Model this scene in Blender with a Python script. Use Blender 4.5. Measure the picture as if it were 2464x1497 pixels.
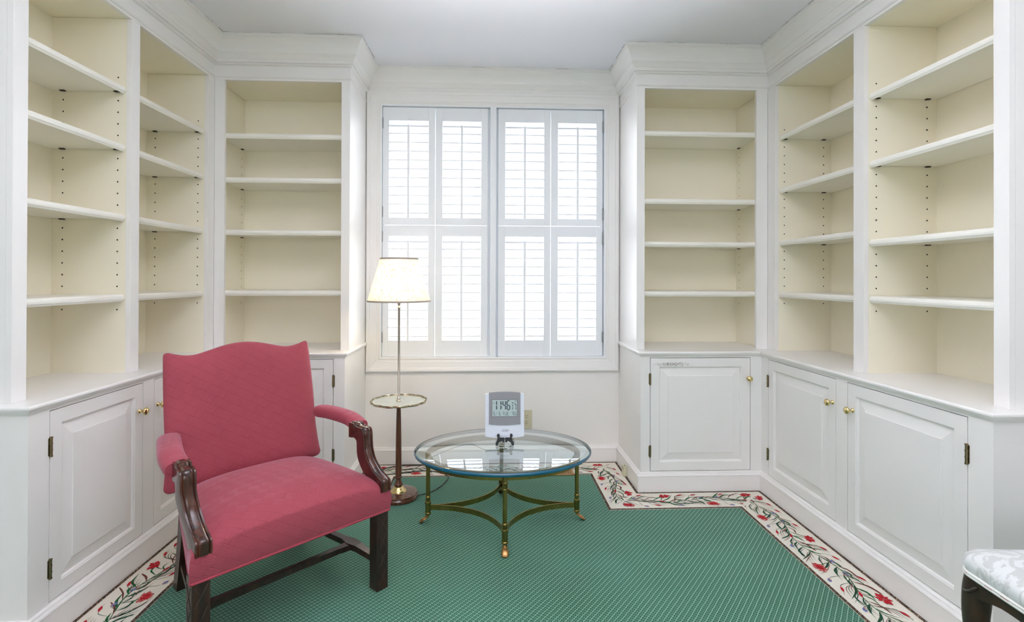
import bpy, bmesh, math, random
from mathutils import Vector, Matrix
for o in list(bpy.data.objects): bpy.data.objects.remove(o)
S = bpy.context.scene
C = S.collection
random.seed(7)
PI = math.pi

# ------------------------------------------------------------------ camera
def make_camera():
    yaw, pitch, roll = 0.04554682, 0.00416646, 0.00305511
    f, cy = 1269.558, 665.129
    F = Vector((math.sin(yaw)*math.cos(pitch), math.cos(yaw)*math.cos(pitch), math.sin(pitch)))
    R = Vector((math.cos(yaw), -math.sin(yaw), 0)); U = R.cross(F)
    R2 = R*math.cos(roll)+U*math.sin(roll); U2 = U*math.cos(roll)-R*math.sin(roll)
    cd = bpy.data.cameras.new('camera'); cam = bpy.data.objects.new('camera', cd); C.objects.link(cam)
    cd.sensor_fit = 'HORIZONTAL'; cd.sensor_width = 36.0; cd.lens = f/2464*36.0
    cd.shift_x = 0.0; cd.shift_y = -(748.5-cy)/2464
    cd.clip_start = 0.02
    M = Matrix(((R2.x, U2.x, -F.x, 0.0), (R2.y, U2.y, -F.y, -3.302504), (R2.z, U2.z, -F.z, 1.149893), (0, 0, 0, 1)))
    cam.matrix_world = M
    S.camera = cam
make_camera()

# ------------------------------------------------------------------ world and light
w = bpy.data.worlds.new('world'); S.world = w; w.use_nodes = True
wn = w.node_tree.nodes; wl = w.node_tree.links
bg = wn['Background']; bg.inputs['Strength'].default_value = 0.90
tc = wn.new('ShaderNodeTexCoord'); sep = wn.new('ShaderNodeSeparateXYZ'); rp = wn.new('ShaderNodeValToRGB')
wl.new(tc.outputs['Generated'], sep.inputs[0]); wl.new(sep.outputs['Z'], rp.inputs['Fac'])
rp.color_ramp.elements[0].position = 0.0; rp.color_ramp.elements[0].color = (0.86, 0.83, 0.86, 1)
rp.color_ramp.elements[1].position = 0.45; rp.color_ramp.elements[1].color = (0.96, 0.90, 1.0, 1)
wl.new(rp.outputs[0], bg.inputs['Color'])
def area(name, loc, rot, sx, sy, power, col):
    d = bpy.data.lights.new(name, 'AREA'); d.shape = 'RECTANGLE'; d.size = sx; d.size_y = sy
    d.energy = power; d.color = col
    o = bpy.data.objects.new(name, d); C.objects.link(o); o.location = loc; o.rotation_euler = rot
    return o
# added fill light just ahead of the closed rear wall, behind the camera
area('rear_fill', (0.05, -7.46, 1.35), (math.radians(90), 0, 0), 2.9, 1.5, 22, (0.97, 0.955, 1.0))
# added out-of-view light thrown up at the ceiling, the soft bounce that fills the room
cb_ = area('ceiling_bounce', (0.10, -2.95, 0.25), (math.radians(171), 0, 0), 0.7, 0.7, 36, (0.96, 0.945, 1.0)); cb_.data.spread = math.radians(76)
# bright overcast sky beyond the window: a very soft sun
sd_ = bpy.data.lights.new('overcast_sun', 'SUN'); sd_.energy = 9.0; sd_.angle = math.radians(110); sd_.color = (0.95, 0.94, 1.0)
so_ = bpy.data.objects.new('overcast_sun', sd_); C.objects.link(so_); so_.rotation_euler = (math.radians(-68), 0, 0); so_.location = (0, 3, 3)
S.view_settings.view_transform = 'Standard'; S.view_settings.look = 'None'
S.view_settings.gamma = 1.0; S.view_settings.use_curve_mapping = False
S.view_settings.exposure = 0.84
S.cycles.max_bounces = 12; S.cycles.transparent_max_bounces = 12; S.cycles.diffuse_bounces = 12

# ------------------------------------------------------------------ materials
MATS = {}
def newmat(name):
    m = bpy.data.materials.new(name); m.use_nodes = True; MATS[name] = m
    nt = m.node_tree; b = nt.nodes['Principled BSDF']
    return m, nt, b
def N(nt, t, **kw):
    n = nt.nodes.new(t)
    for k, v in kw.items(): setattr(n, k, v)
    return n
def math_n(nt, op, a, b=None, c=None, clamp=False):
    n = nt.nodes.new('ShaderNodeMath'); n.operation = op; n.use_clamp = clamp
    for i, v in enumerate((a, b, c)):
        if v is None: continue
        if isinstance(v, (int, float)): n.inputs[i].default_value = v
        else: nt.links.new(v, n.inputs[i])
    return n.outputs[0]
def mixc(nt, f, a, b):
    n = nt.nodes.new('ShaderNodeMix'); n.data_type = 'RGBA'
    for i, v in ((0, f), (6, a), (7, b)):
        if isinstance(v, (int, float)): n.inputs[i].default_value = v
        elif isinstance(v, tuple): n.inputs[i].default_value = (*v, 1) if len(v) == 3 else v
        else: nt.links.new(v, n.inputs[i])
    return n.outputs[2]
def simple(name, col, rough=0.5, metal=0.0, var=0.04, scale=8.0, bump=0.0, bscale=200, spec=0.5, coat=0.0):
    m, nt, b = newmat(name)
    t = N(nt, 'ShaderNodeTexCoord'); n = N(nt, 'ShaderNodeTexNoise'); n.inputs['Scale'].default_value = scale; n.inputs['Detail'].default_value = 4
    nt.links.new(t.outputs['Object'], n.inputs['Vector'])
    lo = tuple(max(0, c*(1-var)) for c in col); hi = tuple(min(1, c*(1+var)) for c in col)
    nt.links.new(mixc(nt, n.outputs['Fac'], lo, hi), b.inputs['Base Color'])
    b.inputs['Roughness'].default_value = rough; b.inputs['Metallic'].default_value = metal
    b.inputs['Specular IOR Level'].default_value = spec
    if coat: b.inputs['Coat Weight'].default_value = coat; b.inputs['Coat Roughness'].default_value = 0.12
    if bump:
        n2 = N(nt, 'ShaderNodeTexNoise'); n2.inputs['Scale'].default_value = bscale; nt.links.new(t.outputs['Object'], n2.inputs['Vector'])
        bp = N(nt, 'ShaderNodeBump'); bp.inputs['Strength'].default_value = bump; bp.inputs['Distance'].default_value = 0.001
        nt.links.new(n2.outputs['Fac'], bp.inputs['Height']); nt.links.new(bp.outputs[0], b.inputs['Normal'])
    return m
simple('trim_paint', (0.85, 0.832, 0.815), 0.34, var=0.015, scale=3, bump=0.08, bscale=60)
simple('case_bounce_tone', (0.89, 0.845, 0.705), 0.42, var=0.02, scale=3, bump=0.08, bscale=60)  # trim paint inside the cases, creamier: warm inter-reflection put into the colour
simple('wall_paint', (0.85, 0.825, 0.80), 0.5, var=0.015, scale=2, bump=0.15, bscale=120)
simple('ceiling_paint', (0.80, 0.80, 0.85), 0.8, var=0.01, scale=2)
simple('shutter_paint', (0.84, 0.86, 0.89), 0.38, var=0.01, scale=4)
simple('brass', (0.78, 0.62, 0.30), 0.18, 1.0, var=0.06, scale=30)
simple('antique_brass', (0.33, 0.235, 0.075), 0.30, 1.0, var=0.35, scale=45)
simple('hoof_brass', (0.46, 0.25, 0.10), 0.34, 1.0, var=0.3, scale=60)
simple('aged_hinge', (0.28, 0.22, 0.13), 0.35, 1.0, var=0.5, scale=120)
simple('steel_hinge', (0.35, 0.36, 0.36), 0.4, 1.0, var=0.3, scale=90)
simple('silver_pole', (0.62, 0.56, 0.50), 0.28, 1.0, var=0.1, scale=15)
simple('tray_metal', (0.52, 0.44, 0.30), 0.25, 1.0, var=0.15, scale=20)
simple('dark_hole', (0.02, 0.015, 0.01), 0.9)
simple('dark_pin', (0.05, 0.035, 0.025), 0.6)
simple('almond_plastic', (0.62, 0.58, 0.42), 0.4)
simple('clock_shell', (0.72, 0.76, 0.84), 0.35)
simple('clock_grey', (0.26, 0.26, 0.28), 0.35, 0.3)
simple('lcd', (0.44, 0.54, 0.54), 0.25)
simple('lcd_ink', (0.035, 0.06, 0.075), 0.4)
simple('black_plastic', (0.012, 0.013, 0.016), 0.35)
simple('cord_dark', (0.03, 0.028, 0.03), 0.5)
simple('crack', (0.10, 0.09, 0.08), 0.9)
simple('shade_trim', (0.42, 0.36, 0.31), 0.7)
simple('vent_metal', (0.46, 0.28, 0.11), 0.4, 0.7, var=0.2, scale=40)
simple('wood_vent', (0.20, 0.09, 0.04), 0.5)

def wood(name, c1, c2, rough=0.22, coat=0.6, sc=(4, 60, 60)):
    m, nt, b = newmat(name)
    t = N(nt, 'ShaderNodeTexCoord'); mp = N(nt, 'ShaderNodeMapping'); mp.inputs['Scale'].default_value = sc
    n = N(nt, 'ShaderNodeTexNoise'); n.inputs['Scale'].default_value = 1.0; n.inputs['Detail'].default_value = 6; n.inputs['Distortion'].default_value = 0.6
    nt.links.new(t.outputs['Object'], mp.inputs[0]); nt.links.new(mp.outputs[0], n.inputs['Vector'])
    r = N(nt, 'ShaderNodeValToRGB'); r.color_ramp.elements[0].position = .35; r.color_ramp.elements[1].position = .68
    r.color_ramp.elements[0].color = (*c1, 1); r.color_ramp.elements[1].color = (*c2, 1)
    nt.links.new(n.outputs['Fac'], r.inputs[0]); nt.links.new(r.outputs[0], b.inputs['Base Color'])
    b.inputs['Roughness'].default_value = rough; b.inputs['Coat Weight'].default_value = coat; b.inputs['Coat Roughness'].default_value = 0.08
wood('mahogany', (0.026, 0.007, 0.005), (0.105, 0.026, 0.012), sc=(40, 40, 6))
wood('dark_walnut', (0.016, 0.006, 0.004), (0.055, 0.022, 0.012), rough=0.3, coat=0.3, sc=(22, 22, 10))
wood('leg_mahogany', (0.014, 0.006, 0.005), (0.05, 0.018, 0.010), rough=0.4, coat=0.25, sc=(50, 50, 6))
wood('lamp_walnut', (0.090, 0.028, 0.014), (0.165, 0.056, 0.027), sc=(60, 60, 6))

# woven basket fabric of the armchair, laid out by the UV map in metres
def basket():
    m, nt, b = newmat('rose_fabric')
    uv = N(nt, 'ShaderNodeUVMap'); mp = N(nt, 'ShaderNodeMapping'); mp.inputs['Rotation'].default_value = (0, 0, math.radians(35))
    mp.inputs['Scale'].default_value = (1/0.034, 1/0.031, 1)
    nt.links.new(uv.outputs[0], mp.inputs[0]); sp = N(nt, 'ShaderNodeSeparateXYZ'); nt.links.new(mp.outputs[0], sp.inputs[0])
    X, Y = sp.outputs[0], sp.outputs[1]
    ck = math_n(nt, 'MODULO', math_n(nt, 'ADD', math_n(nt, 'FLOOR', X), math_n(nt, 'FLOOR', Y)), 2)
    ck = math_n(nt, 'ABSOLUTE', ck)
    sx = math_n(nt, 'SINE', math_n(nt, 'MULTIPLY', X, 2*PI*7)); sy = math_n(nt, 'SINE', math_n(nt, 'MULTIPLY', Y, 2*PI*7))
    mx = N(nt, 'ShaderNodeMix'); nt.links.new(ck, mx.inputs[0]); nt.links.new(sx, mx.inputs[2]); nt.links.new(sy, mx.inputs[3])
    stripe = mx.outputs[0]
    ex = math_n(nt, 'ABSOLUTE', math_n(nt, 'SUBTRACT', math_n(nt, 'FRACT', X), 0.5)); ey = math_n(nt, 'ABSOLUTE', math_n(nt, 'SUBTRACT', math_n(nt, 'FRACT', Y), 0.5))
    seam = math_n(nt, 'MAXIMUM', math_n(nt, 'GREATER_THAN', ey, 0.472), math_n(nt, 'MULTIPLY', math_n(nt, 'GREATER_THAN', ex, 0.482), 0.35))
    # stripes fade towards one side of each cell
    patch = N(nt, 'ShaderNodeTexNoise'); patch.inputs['Scale'].default_value = 0.45; nt.links.new(mp.outputs[0], patch.inputs['Vector'])
    amp = math_n(nt, 'MULTIPLY', math_n(nt, 'SUBTRACT', patch.outputs['Fac'], 0.30, clamp=True), 1.6)
    st = math_n(nt, 'MULTIPLY', stripe, amp)
    big = N(nt, 'ShaderNodeTexNoise'); big.inputs['Scale'].default_value = 0.25; big.inputs['Detail'].default_value = 3; nt.links.new(mp.outputs[0], big.inputs['Vector'])
    base = mixc(nt, big.outputs['Fac'], (0.275, 0.028, 0.050), (0.375, 0.054, 0.084))
    f1 = math_n(nt, 'MULTIPLY_ADD', st, 0.60, 0.30, clamp=True)
    c1 = mixc(nt, f1, base, (0.53, 0.12, 0.155))
    fine = N(nt, 'ShaderNodeTexNoise'); fine.inputs['Scale'].default_value = 24; nt.links.new(mp.outputs[0], fine.inputs['Vector'])
    c1 = mixc(nt, math_n(nt, 'MULTIPLY', fine.outputs['Fac'], 0.35), c1, (0.30, 0.03, 0.05))
    c2 = mixc(nt, math_n(nt, 'MULTIPLY', seam, 0.42), c1, (0.24, 0.02, 0.035))
    nt.links.new(c2, b.inputs['Base Color']); b.inputs['Roughness'].default_value = 0.85
    b.inputs['Sheen Weight'].default_value = 0.45; b.inputs['Sheen Roughness'].default_value = 0.35; b.inputs['Sheen Tint'].default_value = (1, .72, .92, 1)
    h = math_n(nt, 'SUBTRACT', st, math_n(nt, 'MULTIPLY', seam, 1.2))
    bp = N(nt, 'ShaderNodeBump'); bp.inputs['Strength'].default_value = 0.45; bp.inputs['Distance'].default_value = 0.0012
    nt.links.new(h, bp.inputs['Height']); nt.links.new(bp.outputs[0], b.inputs['Normal'])
basket()
simple('rose_welt', (0.38, 0.05, 0.075), 0.85, var=0.2, scale=150, bump=0.3, bscale=500)

def damask():
    m, nt, b = newmat('white_damask')
    t = N(nt, 'ShaderNodeTexCoord'); n = N(nt, 'ShaderNodeTexNoise'); n.inputs['Scale'].default_value = 17; n.inputs['Detail'].default_value = 3.5; n.inputs['Distortion'].default_value = 2.2
    nt.links.new(t.outputs['Object'], n.inputs['Vector'])
    r = N(nt, 'ShaderNodeValToRGB'); r.color_ramp.elements[0].position = .48; r.color_ramp.elements[1].position = .52
    r.color_ramp.elements[0].color = (0.56, 0.575, 0.56, 1); r.color_ramp.elements[1].color = (0.70, 0.72, 0.72, 1)
    nt.links.new(n.outputs['Fac'], r.inputs[0]); nt.links.new(r.outputs[0], b.inputs['Base Color'])
    b.inputs['Roughness'].default_value = 0.45; b.inputs['Sheen Weight'].default_value = 0.3
damask()
simple('white_gimp', (0.80, 0.79, 0.76), 0.7)
simple('red_thread', (0.40, 0.03, 0.06), 0.8)

def carpet():
    m, nt, b = newmat('green_carpet')
    t = N(nt, 'ShaderNodeTexCoord'); mp = N(nt, 'ShaderNodeMapping'); mp.inputs['Rotation'].default_value = (0, 0, math.radians(-51))
    nt.links.new(t.outputs['Object'], mp.inputs[0])
    wob = N(nt, 'ShaderNodeTexNoise'); wob.inputs['Scale'].default_value = 30; nt.links.new(t.outputs['Object'], wob.inputs['Vector'])
    sp = N(nt, 'ShaderNodeSeparateXYZ'); nt.links.new(mp.outputs[0], sp.inputs[0])
    wv = math_n(nt, 'MULTIPLY', math_n(nt, 'SUBTRACT', wob.outputs['Fac'], 0.5), 0.004)
    Y = math_n(nt, 'DIVIDE', math_n(nt, 'ADD', sp.outputs[1], wv), 0.0165); X = math_n(nt, 'DIVIDE', math_n(nt, 'ADD', sp.outputs[0], wv), 0.0125)
    fx = math_n(nt, 'ABSOLUTE', math_n(nt, 'SUBTRACT', math_n(nt, 'FRACT', X), 0.5)); fy = math_n(nt, 'ABSOLUTE', math_n(nt, 'SUBTRACT', math_n(nt, 'FRACT', Y), 0.5))
    l1 = math_n(nt, 'GREATER_THAN', fy, 0.43)
    dash = math_n(nt, 'GREATER_THAN', math_n(nt, 'FRACT', math_n(nt, 'MULTIPLY', Y, 2.0)), 0.28)
    l2 = math_n(nt, 'MULTIPLY', math_n(nt, 'GREATER_THAN', fx, 0.40), dash)
    l3 = math_n(nt, 'MULTIPLY', math_n(nt, 'LESS_THAN', fx, 0.16), math_n(nt, 'LESS_THAN', fy, 0.07))
    lines = math_n(nt, 'MAXIMUM', math_n(nt, 'MULTIPLY', l1, 0.74), math_n(nt, 'MAXIMUM', math_n(nt, 'MULTIPLY', l2, 0.56), math_n(nt, 'MULTIPLY', l3, 0.45)))
    big = N(nt, 'ShaderNodeTexNoise'); big.inputs['Scale'].default_value = 2.2; big.inputs['Detail'].default_value = 4; nt.links.new(t.outputs['Object'], big.inputs['Vector'])
    pile = N(nt, 'ShaderNodeTexNoise'); pile.inputs['Scale'].default_value = 420; nt.links.new(t.outputs['Object'], pile.inputs['Vector'])
    big2 = math_n(nt, 'MULTIPLY_ADD', big.outputs['Fac'], 2.4, -0.7, clamp=True)
    base = mixc(nt, big2, (0.006, 0.088, 0.040), (0.026, 0.150, 0.098))
    base = mixc(nt, math_n(nt, 'MULTIPLY', pile.outputs['Fac'], 0.20), base, (0.09, 0.27, 0.18))
    c = mixc(nt, lines, base, (0.40, 0.64, 0.52))
    nt.links.new(c, b.inputs['Base Color']); b.inputs['Roughness'].default_value = 0.95; b.inputs['Specular IOR Level'].default_value = 0.15
    b.inputs['Sheen Weight'].default_value = 0.15
    bp = N(nt, 'ShaderNodeBump'); bp.inputs['Strength'].default_value = 0.5; bp.inputs['Distance'].default_value = 0.002
    nt.links.new(math_n(nt, 'ADD', pile.outputs['Fac'], lines), bp.inputs['Height']); nt.links.new(bp.outputs[0], b.inputs['Normal'])
carpet()
simple('border_cream', (0.76, 0.72, 0.63), 0.95, var=0.08, scale=300, bump=0.4, bscale=500, spec=0.1)
def speckle(name, c1, c2, c3):
    m, nt, b = newmat(name)
    t = N(nt, 'ShaderNodeTexCoord'); v = N(nt, 'ShaderNodeTexVoronoi'); v.inputs['Scale'].default_value = 320
    nt.links.new(t.outputs['Object'], v.inputs['Vector'])
    r = N(nt, 'ShaderNodeValToRGB'); r.color_ramp.interpolation = 'CONSTANT'; sp = N(nt, 'ShaderNodeSeparateColor')
    nt.links.new(v.outputs['Color'], sp.inputs[0]); nt.links.new(sp.outputs[0], r.inputs[0])
    e = r.color_ramp.elements; e[0].color = (*c1, 1); e[1].position = .55; e[1].color = (*c2, 1); k = e.new(.86); k.color = (*c3, 1)
    nt.links.new(r.outputs[0], b.inputs['Base Color']); b.inputs['Roughness'].default_value = .95
speckle('edge_speckle', (0.035, 0.03, 0.022), (0.12, 0.05, 0.035), (0.42, 0.30, 0.18))
simple('yarn_green', (0.025, 0.12, 0.045), 0.95, var=0.4, scale=60, spec=0.1)
simple('yarn_dark', (0.025, 0.075, 0.045), 0.95, var=0.3, scale=60, spec=0.1)
simple('yarn_brown', (0.16, 0.055, 0.045), 0.95, var=0.3, scale=60, spec=0.1)
speckle('yarn_red', (0.42, 0.030, 0.035), (0.58, 0.14, 0.12), (0.72, 0.48, 0.40))
simple('yarn_crimson', (0.45, 0.020, 0.030), 0.95, var=0.3, scale=60, spec=0.1)
simple('yarn_blue', (0.16, 0.20, 0.42), 0.95, var=0.3, scale=60, spec=0.1)
simple('yarn_peach', (0.60, 0.28, 0.15), 0.95, var=0.2, scale=60, spec=0.1)

def glassmats():
    m, nt, b = newmat('glass_sheet')       # clear sheet: reflects by Fresnel, passes the rest
    out = nt.nodes['Material Output']; nt.nodes.remove(b)
    tr = N(nt, 'ShaderNodeBsdfTransparent'); tr.inputs[0].default_value = (0.82, 0.93, 0.96, 1)
    gl = N(nt, 'ShaderNodeBsdfGlossy'); gl.inputs['Roughness'].default_value = 0.0; gl.inputs['Color'].default_value = (0.95, 0.98, 1, 1)
    fr = N(nt, 'ShaderNodeFresnel'); fr.inputs['IOR'].default_value = 1.52
    n = N(nt, 'ShaderNodeTexNoise'); n.inputs['Scale'].default_value = 3
    fac = math_n(nt, 'MULTIPLY', fr.outputs[0], math_n(nt, 'MULTIPLY_ADD', n.outputs['Fac'], 0.05, 2.1), clamp=True)
    mx = N(nt, 'ShaderNodeMixShader'); nt.links.new(fac, mx.inputs[0]); nt.links.new(tr.outputs[0], mx.inputs[1]); nt.links.new(gl.outputs[0], mx.inputs[2])
    nt.links.new(mx.outputs[0], out.inputs[0])
    m, nt, b = newmat('glass_under')
    out = nt.nodes['Material Output']; nt.nodes.remove(b)
    tr = N(nt, 'ShaderNodeBsdfTransparent'); n = N(nt, 'ShaderNodeTexNoise'); nt.links.new(mixc(nt, n.outputs['Fac'], (0.95, 0.985, 0.98), (0.96, 0.99, 0.985)), tr.inputs[0])
    nt.links.new(tr.outputs[0], out.inputs[0])
    m, nt, b = newmat('glass_edge')
    n = N(nt, 'ShaderNodeTexNoise'); n.inputs['Scale'].default_value = 12; t = N(nt, 'ShaderNodeTexCoord'); nt.links.new(t.outputs['Object'], n.inputs['Vector'])
    nt.links.new(mixc(nt, n.outputs['Fac'], (0.003, 0.085, 0.19), (0.010, 0.17, 0.28)), b.inputs['Base Color'])
    b.inputs['Roughness'].default_value = 0.07; b.inputs['Transmission Weight'].default_value = 0.15; b.inputs['Coat Weight'].default_value = 0.5
    m, nt, b = newmat('glass_bevel')
    out = nt.nodes['Material Output']; nt.nodes.remove(b)
    tr = N(nt, 'ShaderNodeBsdfTransparent'); tr.inputs[0].default_value = (0.80, 0.93, 0.95, 1)
    gl = N(nt, 'ShaderNodeBsdfGlossy'); gl.inputs['Roughness'].default_value = 0.02
    fr = N(nt, 'ShaderNodeFresnel'); fr.inputs['IOR'].default_value = 1.6; n = N(nt, 'ShaderNodeTexNoise')
    fac = math_n(nt, 'MULTIPLY_ADD', n.outputs['Fac'], 0.02, fr.outputs[0])
    mx = N(nt, 'ShaderNodeMixShader'); nt.links.new(fac, mx.inputs[0]); nt.links.new(tr.outputs[0], mx.inputs[1]); nt.links.new(gl.outputs[0], mx.inputs[2])
    nt.links.new(mx.outputs[0], out.inputs[0])
    m, nt, b = newmat('window_glass')
    out = nt.nodes['Material Output']; nt.nodes.remove(b)
    tr = N(nt, 'ShaderNodeBsdfTransparent'); n = N(nt, 'ShaderNodeTexNoise'); nt.links.new(mixc(nt, n.outputs['Fac'], (0.93, 0.97, 0.97), (0.96, 0.98, 0.98)), tr.inputs[0])
    gl = N(nt, 'ShaderNodeBsdfGlossy'); gl.inputs['Roughness'].default_value = 0.0
    mx = N(nt, 'ShaderNodeMixShader'); mx.inputs[0].default_value = 0.02; nt.links.new(tr.outputs[0], mx.inputs[1]); nt.links.new(gl.outputs[0], mx.inputs[2])
    nt.links.new(mx.outputs[0], out.inputs[0])
glassmats()
def tray_glass():
    m, nt, b = newmat('tray_glass')
    n = N(nt, 'ShaderNodeTexNoise'); n.inputs['Scale'].default_value = 20; t = N(nt, 'ShaderNodeTexCoord'); nt.links.new(t.outputs['Object'], n.inputs['Vector'])
    nt.links.new(mixc(nt, n.outputs['Fac'], (0.60, 0.66, 0.60), (0.80, 0.84, 0.80)), b.inputs['Base Color'])
    b.inputs['Roughness'].default_value = 0.05; b.inputs['Transmission Weight'].default_value = 0.35; b.inputs['Metallic'].default_value = 0.15
tray_glass()
def shade_mat():
    m, nt, b = newmat('linen_shade')
    out = nt.nodes['Material Output']; nt.nodes.remove(b)
    t = N(nt, 'ShaderNodeTexCoord'); mp = N(nt, 'ShaderNodeMapping'); mp.inputs['Scale'].default_value = (150, 150, 60); nt.links.new(t.outputs['Object'], mp.inputs[0])
    n = N(nt, 'ShaderNodeTexNoise'); n.inputs['Scale'].default_value = 1.0; n.inputs['Detail'].default_value = 2; nt.links.new(mp.outputs[0], n.inputs['Vector'])
    r = N(nt, 'ShaderNodeValToRGB'); r.color_ramp.elements[0].position = .30; r.color_ramp.elements[1].position = .42
    r.color_ramp.elements[0].color = (0.60, 0.46, 0.34, 1); r.color_ramp.elements[1].color = (0.93, 0.91, 0.84, 1)
    nt.links.new(n.outputs['Fac'], r.inputs[0])
    d = N(nt, 'ShaderNodeBsdfDiffuse'); tl = N(nt, 'ShaderNodeBsdfTranslucent'); nt.links.new(r.outputs[0], d.inputs[0]); nt.links.new(r.outputs[0], tl.inputs[0])
    mx = N(nt, 'ShaderNodeMixShader'); mx.inputs[0].default_value = 0.5; nt.links.new(d.outputs[0], mx.inputs[1]); nt.links.new(tl.outputs[0], mx.inputs[2])
    nt.links.new(mx.outputs[0], out.inputs[0])
    m, nt, b = newmat('bulb')
    b.inputs['Base Color'].default_value = (1, .9, .75, 1); b.inputs['Emission Color'].default_value = (1.0, 0.80, 0.50, 1); b.inputs['Emission Strength'].default_value = 48
shade_mat()
def scuffed():
    m = MATS['trim_paint'].copy(); m.name = 'scuffed_trim_paint'; MATS['scuffed_trim_paint'] = m
    nt = m.node_tree; b = nt.nodes['Principled BSDF']; src = b.inputs['Base Color'].links[0].from_socket
    t = N(nt, 'ShaderNodeTexCoord'); mp = N(nt, 'ShaderNodeMapping'); mp.inputs['Scale'].default_value = (90, 90, 330)
    nt.links.new(t.outputs['Object'], mp.inputs[0]); n = N(nt, 'ShaderNodeTexNoise'); n.inputs['Scale'].default_value = 1; n.inputs['Detail'].default_value = 4
    nt.links.new(mp.outputs[0], n.inputs['Vector'])
    sp = N(nt, 'ShaderNodeSeparateXYZ'); nt.links.new(t.outputs['Object'], sp.inputs[0])
    dx = math_n(nt, 'DIVIDE', math_n(nt, 'SUBTRACT', sp.outputs[0], 1.000), 0.115); dz = math_n(nt, 'DIVIDE', math_n(nt, 'SUBTRACT', sp.outputs[2], 0.687), 0.013)
    rr = math_n(nt, 'ADD', math_n(nt, 'MULTIPLY', dx, dx), math_n(nt, 'MULTIPLY', dz, dz))
    v = math_n(nt, 'SUBTRACT', n.outputs['Fac'], math_n(nt, 'MULTIPLY_ADD', rr, 0.16, 0.43))
    k = math_n(nt, 'MULTIPLY', math_n(nt, 'MULTIPLY', v, 14, clamp=True), 0.75)
    nt.links.new(mixc(nt, k, src, (0.16, 0.15, 0.15)), b.inputs['Base Color'])
scuffed()

# ------------------------------------------------------------------ mesh helpers
def V(*a): return Vector(a)
def box(bm, x0, x1, y0, y1, z0, z1, mi=0, bev=0.0):
    vs = [bm.verts.new((x, y, z)) for x in (x0, x1) for y in (y0, y1) for z in (z0, z1)]
    fs = [(0, 1, 3, 2), (4, 6, 7, 5), (0, 4, 5, 1), (2, 3, 7, 6), (0, 2, 6, 4), (1, 5, 7, 3)]
    out = []
    for f in fs:
        q = bm.faces.new([vs[i] for i in f]); q.material_index = mi; out.append(q)
    if bev:
        es = list({e for f in out for e in f.edges})
        bmesh.ops.bevel(bm, geom=es, offset=bev, segments=2, affect='EDGES', profile=0.5)
def obj(name, bm, mats, parent=None, smooth=False, kind=None, angle=None):
    bmesh.ops.recalc_face_normals(bm, faces=bm.faces)
    me = bpy.data.meshes.new(name); bm.to_mesh(me); bm.free()
    if isinstance(mats, str): mats = [mats]
    for m in mats: me.materials.append(MATS[m])
    if smooth:
        for p in me.polygons: p.use_smooth = True
        if angle: me.set_sharp_from_angle(angle=math.radians(angle))
    o = bpy.data.objects.new(name, me); C.objects.link(o)
    if parent: o.parent = parent
    if kind: o['kind'] = kind
    return o
def B(): return bmesh.new()
def thing(name, label, cat, loc=(0, 0, 0), rz=0, group=None):
    o = bpy.data.objects.new(name, None); C.objects.link(o); o.location = loc; o.rotation_euler = (0, 0, rz)
    o.empty_display_size = 0.05; o['label'] = label; o['category'] = cat
    if group: o['group'] = group
    return o
def tag(o, label, cat, group=None):
    o['label'] = label; o['category'] = cat
    if group: o['group'] = group
    return o
def dup(o, parent=None):
    c = o.copy(); C.objects.link(c)
    if parent: c.parent = parent
    for ch in list(o.children): dup(ch, c)
    return c
def path_offsets(path):
    """per vertex mitre vector for the room side (right hand of travel)"""
    out = []
    for i in range(len(path)):
        def nrm(a, b):
            d = (Vector(b)-Vector(a)).normalized(); return Vector((d.y, -d.x))
        if i == 0: n = nrm(path[0], path[1])
        elif i == len(path)-1: n = nrm(path[-2], path[-1])
        else:
            a, b = nrm(path[i-1], path[i]), nrm(path[i], path[i+1]); n = (a+b); n = n/(n.dot(a))
        out.append(n)
    return out
def sweep(bm, path, prof, i0=0, i1=None, mi=0, closed=False, caps=True):
    """extrude profile [(p,z)] along a plan path with mitred corners"""
    off = path_offsets(path); i1 = len(path)-1 if i1 is None else i1
    rows = []
    for i in range(i0, i1+1):
        rows.append([bm.verts.new((path[i][0]+off[i].x*p, path[i][1]+off[i].y*p, z)) for p, z in prof])
    n = len(prof); m = n if closed else n-1
    for a, b in zip(rows, rows[1:]):
        for k in range(m):
            f = bm.faces.new([a[k], b[k], b[(k+1) % n], a[(k+1) % n]]); f.material_index = mi
    if closed and caps:
        bm.faces.new(rows[0]).material_index = mi; bm.faces.new(rows[-1][::-1]).material_index = mi
def lathe(bm, prof, cx=0, cy=0, seg=40, mi=0, wav=None, sx=1, sy=1):
    rows = []
    for r, z in prof:
        if r < 1e-6: rows.append([bm.verts.new((cx, cy, z))])
        else:
            rows.append([bm.verts.new((cx+sx*math.cos(2*PI*k/seg)*(r+(wav(k/seg, r) if wav else 0)), cy+sy*math.sin(2*PI*k/seg)*(r+(wav(k/seg, r) if wav else 0)), z)) for k in range(seg)])
    for a, b in zip(rows, rows[1:]):
        if len(a) == 1 and len(b) == 1: continue
        for k in range(seg):
            k2 = (k+1) % seg
            vs = [a[0], b[k], b[k2]] if len(a) == 1 else [a[k], b[0], a[k2]] if len(b) == 1 else [a[k], b[k], b[k2], a[k2]]
            f = bm.faces.new(vs); f.material_index = mi
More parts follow.
